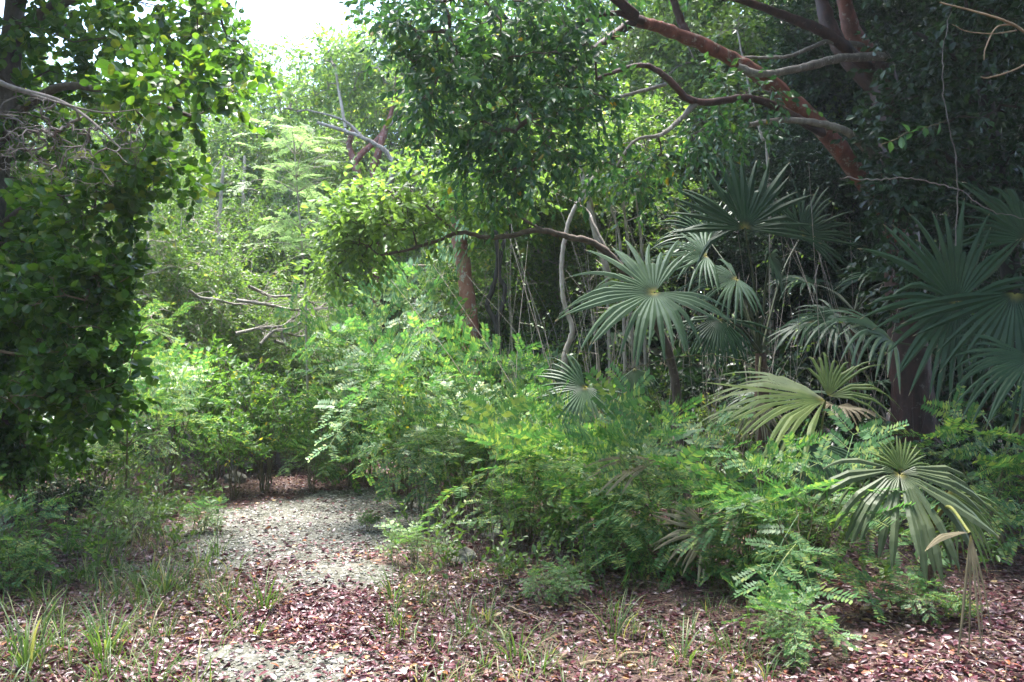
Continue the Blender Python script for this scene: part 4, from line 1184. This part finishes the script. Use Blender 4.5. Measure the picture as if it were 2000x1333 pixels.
# each kind is (name, category, build arguments); the first copy of every prototype is the prototype itself
PR = {
    'f0': lambda: shrub_proto("feathery_shrub", "shrub", 1, 1.0, 1.05, 6, 15, 'bipin', M['bipin'], M['stem'], 2, .18, 2, .38, .38, .08, 1.7),
    'f1': lambda: shrub_proto("feathery_shrub", "shrub", 2, 1.0, .9, 5, 13, 'bipin', M['bipin'], M['stem'], 2, .18, 2, .40, .40, .06, 1.7),
    'f2': lambda: shrub_proto("feathery_shrub", "shrub", 3, 1.0, 1.25, 7, 17, 'bipin', M['bipin'], M['stem'], 2, .20, 2, .36, .36, .1, 1.5),
    'g0': lambda: shrub_proto("feathery_shrub", "shrub", 8, 1.0, 1.15, 6, 13, 'spray', M['bipin'], M['stem'], 2, .20, 2, .56, .56, .08, 1.8),
    'g1': lambda: shrub_proto("feathery_shrub", "shrub", 9, 1.0, 1.0, 5, 11, 'spray', M['bipin'], M['stem'], 2, .20, 2, .54, .54, .08, 1.8),
    'b0': lambda: shrub_proto("leafy_shrub", "shrub", 4, 1.0, .9, 7, 75, 'ellip', M['shrub'], M['stem'], 3, .14, 6, .06, .034, .1),
    'b1': lambda: shrub_proto("leafy_shrub", "shrub", 5, 1.0, 1.0, 8, 85, 'ellip', M['shrub'], M['stem'], 3, .13, 6, .055, .03, .15),
    'b2': lambda: shrub_proto("leafy_shrub", "shrub", 6, 1.0, .75, 6, 65, 'ellip', M['mid'], M['twig_grey'], 3, .15, 7, .045, .024, .15),
}
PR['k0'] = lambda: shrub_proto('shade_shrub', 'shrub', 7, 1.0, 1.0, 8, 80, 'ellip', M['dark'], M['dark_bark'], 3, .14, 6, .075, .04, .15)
BUILT = {}
def place(kindkey, px, d, h, lab, wsc=1.0, group=None):
    b = G(px, d)
    rz = rng.uniform(0, 6.28)
    sc = (h * wsc, h * wsc, h)
    g = group or {"f": "feathery shrubs along the clearing", "g": "feathery shrubs along the clearing", "b": "leafy shrubs in the undergrowth", "k": "dark shrubs in the shade of the palms"}[kindkey[0]]
    if kindkey not in BUILT:
        r = PR[kindkey](); BUILT[kindkey] = r
        r.location = tuple(b); r.rotation_euler = (0, 0, rz); r.scale = sc
        r["label"] = lab; r["group"] = g
        return r
    return dup(BUILT[kindkey], b, rz, sc, lab, g)

SHRUBS = [
    # feathery, right foreground
    ('g1', 1560, 5.8, .80, "large feathery bush in front of the fan palms at lower right", 1.0),
    ('g0', 1310, 6.9, .92, "brightest feathery bush, rising in front of the yellow-stalked fan palm", .95),
    ('g1', 1450, 6.6, .76, "feathery bush joining the brightest bush and the large lower-right bush", .9),
    ('g0', 1545, 4.95, .28, "small feathery seedling alone on the shaded litter at the bottom, right of centre", 1.0),
    ('f0', 1790, 5.3, .24, "dim low feathery seedling on the dark litter left of the dead tan frond", 1.2),
    ('g1', 1930, 6.9, .95, "feathery bush under the right-edge fan palm, behind the dead tan frond", .8),
    ('g1', 1200, 7.7, .74, "feathery bush below the young silvery fan palm", .95),
    ('g0', 1030, 8.0, .88, "feathery bush midway along the thicket edge, left of the silvery palm's bush", 1.0),
    ('f2', 930, 8.9, 1.0, "feathery bush hanging over the right rim of the gravel clearing", 1.0),
    ('f0', 830, 9.2, .95, "feathery bush at the far right corner of the gravel clearing", 1.0),
    ('f1', 1010, 7.7, .5, "knee-high feathery plant in front of the thicket edge", 1.1),
    ('g1', 1210, 6.9, .34, "low feathery plant on the litter in front of the brightest bush", 1.2),
    ('f2', 810, 7.2, .28, "tiny feathery seedling on the bare right rim of the gravel", 1.3),
    ('g1', 30, 6.3, .55, "feathery bush cut by the left edge of the photo, above the maroon litter", 1.0),
    ('f1', 330, 10.2, 1.35, "bright feathery bush in front of the glossy round-leaved shrub", .8),
    ('f0', 250, 8.6, .28, "low dim feathery plant in the shade below the left bushes", 1.5),
    ('f2', 400, 8.5, .26, "low feathery seedling at the left rim of the gravel", 1.4),
    ('f0', 770, 10.8, 1.6, "tall feathery bush right of the feathery sapling's foot", .8),
    ('f2', 690, 11.6, 1.9, "light green feathery bush behind the end of the track", .7),
    ('f1', 800, 12.2, 2.5, "tallest feathery bush, left of the straight red trunk", .55),
    ('f0', 885, 10.4, 1.4, "feathery bush covering the foot of the straight red trunk", .8),
    ('f1', 985, 11.2, 1.5, "feathery bush right of the straight red trunk, before the forked dark stem", .7),
    ('f2', 1010, 9.4, 1.1, "feathery bush in the middle of the thicket between red trunk and silvery palm", .9),
    ('f0', 1090, 6.0, .24, "tiny feathery seedling by the thin bent stick", 1.3),
    # leafy
    ('b0', 415, 11.8, 1.85, "bright rounded leafy bush at the far left of the track end", .9),
    ('b1', 330, 11.6, 1.75, "leafy bush between the glossy round-leaved shrub and the bright rounded bush", .9),
    ('b1', 520, 11.4, 1.5, "leafy bush with small pale leaves at the head of the track", .9),
    ('b0', 460, 10.9, 1.0, "shorter leafy bush in front of the bright rounded bush", 1.0),
    ('b2', 640, 12.6, 1.5, "fine-leaved bush just right of the thin feathery sapling", .9),
    ('b0', 800, 9.9, 1.4, "leafy bush with light young leaves at the near end of the central thicket", .6),
    ('b1', 720, 12.3, 1.6, "leafy bush behind the tall feathery bush beside the track end", .9),
    ('b2', 900, 9.6, 1.15, "fine-leaved bush beside the gravel's right corner", .9),
    ('b1', 1070, 8.8, .95, "leafy bush left of the silvery palm frond", .9),
    ('b2', 985, 9.2, .95, "fine-leaved bush in the front row of the central thicket", .9),
    ('b2', 1250, 8.3, 1.0, "fine-leaved bush under the silvery palm frond, right side", .9),
    ('b2', 560, 13.2, 1.7, "dusky fine-leaved bush behind the thin feathery sapling", .9),
    ('b1', 850, 13.2, 2.1, "tall leafy bush behind and left of the straight red trunk", .8),
    ('b2', 1030, 12.8, 2.2, "tall fine-leaved bush behind the forked dark stem", .8),
    ('b2', 1150, 12.6, 2.1, "tall fine-leaved bush behind the kinked pale stem's foot", .8),
    ('b1', 1180, 10.4, 1.4, "leafy bush between the kinked pale stem and the tall palm", .8),
    ('b2', 1290, 11.4, 1.6, "dim fine-leaved bush beneath the broad fan frond", .8),
    ('b2', 1400, 10.6, 1.3, "dim fine-leaved bush beneath the tall fan palm's hanging frond", .9),
    ('b1', 90, 9.2, .9, "dark leafy bush low under the glossy round-leaved shrub", 1.1),
    ('b2', 200, 9.8, 1.0, "shaded fine-leaved bush at the dark left edge of the gravel", 1.0),
    ('b0', 720, 8.6, .22, "tiny leafy plant standing alone on the gravel's far right side", 1.2),
    ('b0', 640, 11.8, .35, "small dark leafy plant on the litter at the far end of the gravel", 1.2),
    ('b1', 1870, 5.2, .2, "small bright leafy seedling in the dark lower right corner", 1.2),
    ('b2', 1740, 8.4, .9, "dark fine-leaved bush at the foot of the big red trunk", 1.1),
    ('b2', 1560, 8.9, .9, "dark fine-leaved bush behind the low arching palm", 1.1),
    ('k0', 1380, 12.0, 1.9, "dark shrub under the tall fan palm's left fronds, half lost in shade", 1.1),
    ('k0', 1470, 11.8, 1.8, "dark shrub straight behind the tall fan palm's stem", 1.1),
    ('k0', 1580, 12.2, 2.0, "dark shrub in the gloom right of the tall fan palm's stem", 1.1),
    ('k0', 1690, 12.6, 2.0, "dark shrub in the gloom left of the big red trunk", 1.1),
    ('k0', 1880, 11.4, 1.9, "dark shrub in the gloom right of the big red trunk", 1.1),
    ('k0', 1970, 10.4, 1.7, "dark shrub behind the right-edge fan palm's stem", 1.1),
    ('k0', 1640, 9.4, 1.1, "low dark shrub between the arching palm and the big red trunk", 1.2),
    ('k0', 1850, 8.6, .9, "low dark shrub at the right foot of the big red trunk", 1.2),
    ('k0', 2050, 8.4, 1.2, "dark shrub at the right edge beneath the vine-draped tree", 1.2),
    ('b0', 500, 13.0, .75, "low bright leafy shrub closing the track end, just left of the thin pale sapling", 1.5),
    ('b1', 560, 13.6, .8, "low leafy shrub at the head of the track, behind the thin pale sapling's foot", 1.5),
    ('b1', 640, 13.2, .7, "low leafy shrub at the head of the track, right of the thin pale sapling's foot", 1.5),
    ('b0', 700, 13.0, .8, "low leafy shrub tucked behind the tall feathery bush at the track end", 1.5),
    ('b2', 430, 12.8, .8, "low fine-leaved shrub under the bright rounded bush at the track end", 1.5),
    ('f2', 612, 11.2, .55, "low feathery shrub at the head of the track by the thin pale sapling", 1.2),
    ('k0', 1180, 14.2, 2.4, "tall dark shrub seen between the kinked pale stem and the broad fan frond", 1.1),
    ('k0', 1270, 13.4, 2.4, "tall dark shrub directly behind the broad fan frond", 1.1),
    ('k0', 1350, 14.6, 2.6, "tall dark shrub between the broad fan frond and the tall palm's stem", 1.1),
    ('k0', 1460, 14.0, 2.5, "tall dark shrub far behind the tall fan palm's stem", 1.1),
    ('k0', 1560, 15.0, 2.6, "tall dark shrub far behind the arching yellow-green frond", 1.1),
    ('k0', 1080, 14.4, 2.3, "tall dark shrub between the forked dark stem and the kinked pale stem", 1.1),
    ('k0', -60, 9.0, 1.1, "dark shrub at the very left edge under the glossy round-leaved shrub", 1.2),
    ('k0', 60, 9.8, 1.2, "dark shrub in the gloom beneath the glossy round-leaved shrub", 1.2),
    ('k0', 170, 10.4, 1.2, "dark shrub in the gloom left of the gravel's far end", 1.2),
    ('k0', 140, 8.9, .5, "low dark shrub in front of the left gloom", 1.5),
    ('b1', -40, 8.0, 1.0, "dark leafy bush cut off by the left edge below the big tree", 1.1),
]
for it in SHRUBS:
    place(*it)

# undergrowth: seedlings and dry stems nobody could count, under and between the shrubs
mb = MB()
N = 1500
y = rng.uniform(6.3, 14.5, N); px = np.where(rng.random(N) < .30, rng.uniform(-120, 420, N), rng.uniform(640, 2100, N)); x = (px - CX) / FPX * y
k = (gravel_mask(x, y) < .05) & ((px < 420) | (px > 760 - (y - 8) * 30)) ; x, y = x[k], y[k]
b_ = np.stack([x, y, gz(x, y) - .01], -1); n_ = len(b_)
D_ = nrm(UP + .45 * rng.normal(size=(n_, 3)) * [1, 1, .1]); L_ = .15 + .75 * rng.random(n_) ** 1.6
add_twigs(mb, b_, D_, L_, .003)
p2 = np.repeat(b_ + D_ * L_[:, None] * .55, 2, 0); d2 = nrm(np.repeat(D_, 2, 0) + .8 * nrm(rng.normal(size=(2 * n_, 3)))); l2 = np.repeat(L_, 2) * .5
add_twigs(mb, p2, d2, l2, .0016)
leaves_on(mb, 'ellip', b_, D_, L_, 7, .062, .034, .1, .8, .25, 1)
leaves_on(mb, 'ellip', p2, d2, l2, 5, .058, .03, .1, .8, .2, 1)
N = 2400
y = rng.uniform(7.0, 15, N); px = np.where(rng.random(N) < .25, rng.uniform(-80, 330, N), rng.uniform(780, 2050, N)); x = (px - CX) / FPX * y
k = gravel_mask(x, y) < .05; x, y = x[k], y[k]
b_ = np.stack([x, y, gz(x, y) - .01], -1)
add_twigs(mb, b_, nrm(UP + .35 * rng.normal(size=(len(b_), 3)) * [1, 1, .1]), .4 + 1.2 * rng.random(len(b_)) ** 2, .0028)
# thin pale poles and hanging twigs filling the gloom between the palms
N = 520
y = rng.uniform(9.8, 14.5, N); px = rng.uniform(1010, 2000, N); x = (px - CX) / FPX * y
b_ = np.stack([x, y, gz(x, y) - .01], -1); h_ = .8 + 3.2 * rng.random(N) ** 1.5
for q_, l_ in zip(b_, h_):
    e_ = q_ + UP * l_ + rng.normal(size=3) * [.22, .22, 0] * l_
    sp_ = spline([q_, (q_ + e_) / 2 + rng.normal(size=3) * .05 * l_, e_], 5)
    tube(mb, sp_, np.linspace(.004 + .005 * rng.random(), .002, len(sp_)), 4, mat=2)
    if rng.random() < .55:
        tw = sp_[rng.integers(3, len(sp_), 4)]
        dd = nrm(rng.normal(size=(4, 3)) + UP * .3); ll_ = np.full(4, .25 * l_ ** .5)
        add_twigs(mb, tw, dd, ll_, .0018, 2)
        leaves_on(mb, 'ellip', tw, dd, ll_, 5, .06, .032, .15, .8, .2, 1)
kind(mb.build("undergrowth", [M['twig_grey'], M['back'], M['pale_bark']]), "stuff", "tangle of seedlings and dry upright stems under the bushes", "undergrowth")

# vines
def vine(lab, pts, r, mt, leaf=None, nleaf=0):
    s = spline(pts, 10); s = s + rng.normal(size=s.shape) * .006
    b = s[0].copy(); root = thing("vine", lab, "vine", b)
    mb = MB(); tube(mb, s, np.linspace(r, r * .6, len(s)), 5); mb.build("stem", mt, root, b)
    if nleaf:
        q = rng.integers(0, len(s), nleaf); ml = MB()
        add_leaves(ml, 'ellip', s[q], nrm(rng.normal(size=(nleaf, 3)) + UP * -.3), nrm(UP + .5 * rng.normal(size=(nleaf, 3))), .10 * (.7 + .5 * rng.random(nleaf)), .055)
        ml.build("foliage", leaf, root, b)
vine("long thin bare vine crossing in front of the dark right-hand tree", [P(1640, 348, 7.2), P(1700, 352, 7.2), P(1780, 350, 7.1), P(1870, 370, 7.0), P(1930, 410, 6.9), P(2020, 430, 6.8)], .006, M['twig_grey'])
vine("wavy upright vine stem hanging from the dark right-hand tree", [P(1865, 480, 7.0), P(1870, 330, 7.0), P(1850, 230, 7.0), P(1840, 120, 7.1), P(1855, 20, 7.2)], .005, M['twig_grey'])
vine("leafy vine sprig hanging before the dark right-hand tree, with broad bluish leaves", [P(1720, 285, 7.0), P(1770, 262, 6.9), P(1810, 250, 6.9), P(1850, 235, 6.9)], .004, M['stem'], M['gumbo'], 12)
vine("greenish vine stem arching low across the front of the tall fan palm", [P(1180, 742, 8.0), P(1260, 712, 8.0), P(1350, 695, 8.0), P(1430, 700, 8.0), P(1500, 725, 8.0)], .006, M['stem'])
vine("thin curling vine tendril standing above the left seedlings", [P(125, 1000, 7.0), P(132, 960, 7.0), P(128, 935, 7.0), P(110, 940, 7.0)], .004, M['stem'])

# ------------------------------------------------------------------ background trees
def bg_proto(seed, h, cw, ch_, leafmat, bark, ll, ntips, rtrunk=.07):
    global rng
    keep = rng; rng = np.random.default_rng(seed)
    z0 = h - ch_
    lim = [("trunk", [np.array([0, 0, -.05]), np.array([.1, .05, h * .35]), np.array([-.05, .1, h * .62]), np.array([.15, 0, h * .85])], rtrunk, rtrunk * .35, bark, 8)]
    for k in range(4):
        th = rng.uniform(0, 6.28); e = np.array([math.cos(th) * cw * .33, math.sin(th) * cw * .33, z0 + ch_ * rng.uniform(.25, .75)])
        st = np.array([0.05, .05, h * rng.uniform(.3, .55)])
        lim.append(("limb", [st, (st + e) / 2 + UP * .15, e], rtrunk * .5, rtrunk * .2, bark, 6))
    bl = []
    for k in range(9):
        th = rng.uniform(0, 6.28); rr = cw * .5 * rng.uniform(.2, .72)
        bl.append((np.array([math.cos(th) * rr, math.sin(th) * rr, z0 + ch_ * rng.uniform(.15, .85)]), (cw * .2 * rng.uniform(.8, 1.5), cw * .2 * rng.uniform(.8, 1.5), ch_ * .17 * rng.uniform(.8, 1.4))))
    r = tree("forest_tree", "x", "tree", (0, 0, 0), lim, bl, ntips, 'quad', leafmat, bark, None, nsub=6, lsub=.36, K=8, ll=ll, lw=ll * .55, droop=.25, upn=.7, rt=.0035, step=.35, twr=.0025)
    rng = keep
    return r

BGP = {'a': lambda: bg_proto(31, 7.0, 4.4, 5.8, M['mid'], M['grey_bark'], .09, 680),
       'b': lambda: bg_proto(32, 8.0, 4.0, 6.4, M['back'], M['brown_bark'], .09, 680),
       'c': lambda: bg_proto(33, 6.0, 4.8, 5.4, M['mid'], M['pale_bark'], .075, 760),
       'd': lambda: bg_proto(34, 9.0, 4.6, 6.8, M['dark'], M['dark_bark'], .105, 680)}
BGB = {}
BG = [
    ('c', 420, 14.6, .95, "bushy fine-leaved tree filling the space between the left tree and the feathery sapling"),
    ('c', 300, 15.5, 1.05, "fine-leaved tree just behind the left tree's leaf edge"),
    ('a', 500, 18.5, 1.0, "loose green tree directly below the gap of sky"),
    ('c', 640, 15.8, .62, "low rounded tree behind the thin feathery sapling"),
    ('a', 330, 20, 1.1, "tall green tree glimpsed beyond the fine-leaved trees at left"),
    ('b', 180, 18, .95, "tree glimpsed through the dark left tree's lower leaves"),
    ('b', 40, 15, .9, "shaded tree behind the glossy round-leaved shrub, at the left edge"),
    ('a', 640, 21, 1.0, "pale far tree under the right side of the sky gap"),
    ('b', 760, 20, 1.25, "far tree behind the crossing red and whitish limbs"),
    ('a', 880, 18, 1.25, "tall tree behind the drooping overhead foliage"),
    ('c', 960, 15.5, .95, "bushy tree behind the straight red trunk"),
    ('b', 1060, 16.5, 1.2, "tree behind the forked dark stem"),
    ('c', 1160, 15, 1.0, "bushy tree behind the kinked pale stem"),
    ('a', 1230, 17.5, 1.35, "tall tree seen through the thin branches left of the red limb"),
    ('b', 1330, 15.5, 1.15, "tree behind the tall fan palm's left fronds"),
    ('a', 1420, 17.5, 1.35, "tall tree whose leaves show through above the red limb's middle"),
    ('b', 1500, 15, 1.2, "tree behind the red limb's lower half"),
    ('b', 1600, 16.5, 1.2, "tree behind the upper right limbs"),
    ('d', 1680, 13.6, .9, "dark tree in deep shade left of the big red trunk"),
    ('d', 1800, 14.5, 1.1, "dark tree right behind the big red trunk"),
    ('d', 1930, 13.0, 1.0, "dark tree behind the right-edge fan palm"),
    ('d', 1560, 12.6, .55, "short dark tree in deep shade behind the tall fan palm"),
    ('d', 2080, 12.0, 1.0, "dark tree at the right edge behind the vine-draped tree"),
    ('a', 560, 19.5, 1.0, "tall pale green tree whose top edges the bottom of the sky gap"),
    ('c', 480, 16.8, 1.1, "fine-leaved tree above and left of the feathery sapling"),
    ('a', 500, 20.5, 1.25, "green tree just below the gap of sky, left of the crossing limbs"),
    ('c', 560, 14.4, .55, "low fine-leaved tree over the fallen boughs"),
    ('b', 710, 22.5, 1.3, "highest far tree, closing the right side of the sky gap"),
    ('d', 1480, 13.2, .6, "short dark tree in deep shade behind the tall palm's stem"),
    ('d', 1750, 12.2, .55, "short dark tree in deep shade between the big red trunk and the tall palm"),
    ('d', 1900, 11.6, .5, "short dark tree in deep shade right of the big red trunk"),
    ('d', 1640, 19.0, 1.4, "tall dark tree far behind the upper right limbs"),
    ('d', 1850, 18.0, 1.4, "tall dark tree far behind the vine-draped tree"),
    ('b', -90, 12.5, .85, "shaded tree at the far left edge behind the round-leaved shrub"),
]
for (kk, px, d, sc, lab) in BG:
    b = G(px, d); rz = rng.uniform(0, 6.28)
    if kk not in BGB:
        r = BGP[kk](); BGB[kk] = r
        r.location = tuple(b); r.rotation_euler = (0, 0, rz); r.scale = (sc,) * 3; r["label"] = lab; r["group"] = "forest trees behind the clearing"
    else:
        dup(BGB[kk], b, rz, sc, lab, "forest trees behind the clearing")

# far woods: one mass of trees beyond
mb = MB()
cs = []
for _ in range(300):
    y = rng.uniform(22, 36); px = rng.uniform(-350, 2400); x = (px - CX) / FPX * y
    hmax = 6.5 if px < 1000 else 12
    if 480 < px < 660:
        hmax = 5.8
    z = rng.uniform(.3, hmax)
    cs.append((x, y, z))
for _ in range(420):
    th = rng.uniform(math.radians(-215), math.radians(35)); rr_ = rng.uniform(6.5, 15)
    x, y = rr_ * math.cos(th), rr_ * math.sin(th) + 1.5
    if abs(x) < .62 * y + 1.9 and y > 0:
        continue
    cs.append((x, y, rng.uniform(.3, 9)))
cs = np.array(cs)
lp = []
for c in cs:
    n_ = 420 if c[1] > 20 else 260
    lp.append(c + nrm(rng.normal(size=(n_, 3))) * (rng.random((n_, 1)) ** .45) * [1.9, 1.6, 1.3])
lp = np.concatenate(lp)
add_leaves(mb, 'quad', lp, nrm(rng.normal(size=lp.shape) + UP * -.2), nrm(UP * .8 + .6 * rng.normal(size=lp.shape)), .16 + .1 * rng.random(len(lp)), .10, 0)
for i in range(0, len(cs), 3):
    b = np.array([cs[i, 0], cs[i, 1], 0]); tube(mb, spline([b, (b + cs[i]) / 2 + rng.normal(size=3) * .2, cs[i]], 5), np.linspace(.1, .04, 11), 6, mat=1)
kind(mb.build("far_woods", [M['back'], M['grey_bark']]), "stuff", "far woodland closing off the view all round behind the nearer trees", "woods")

# ------------------------------------------------------------------ haze volume added to imitate a milky lens-flare veil
hb = bmesh.new(); bmesh.ops.create_cube(hb, size=1)
for v in hb.verts:
    v.co = Vector((v.co.x * 90, v.co.y * 90 + 12, (v.co.z + .5) * 19 - 1.5))
hm = bpy.data.meshes.new("haze"); hb.to_mesh(hm); hb.free()
m, n, out = _new("flare_veil")
pv = n.nodes.new("ShaderNodeVolumePrincipled")
pv.inputs['Color'].default_value = (.86, .93, 1, 1); pv.inputs['Density'].default_value = .0014; pv.inputs['Anisotropy'].default_value = .55
n.links.new(pv.outputs[0], out.inputs['Volume'])
hm.materials.append(m)
ho = bpy.data.objects.new("haze", hm); COL.objects.link(ho)
kind(ho, "stuff", "thin haze volume added to imitate a lens-flare veil over the clearing", "haze")
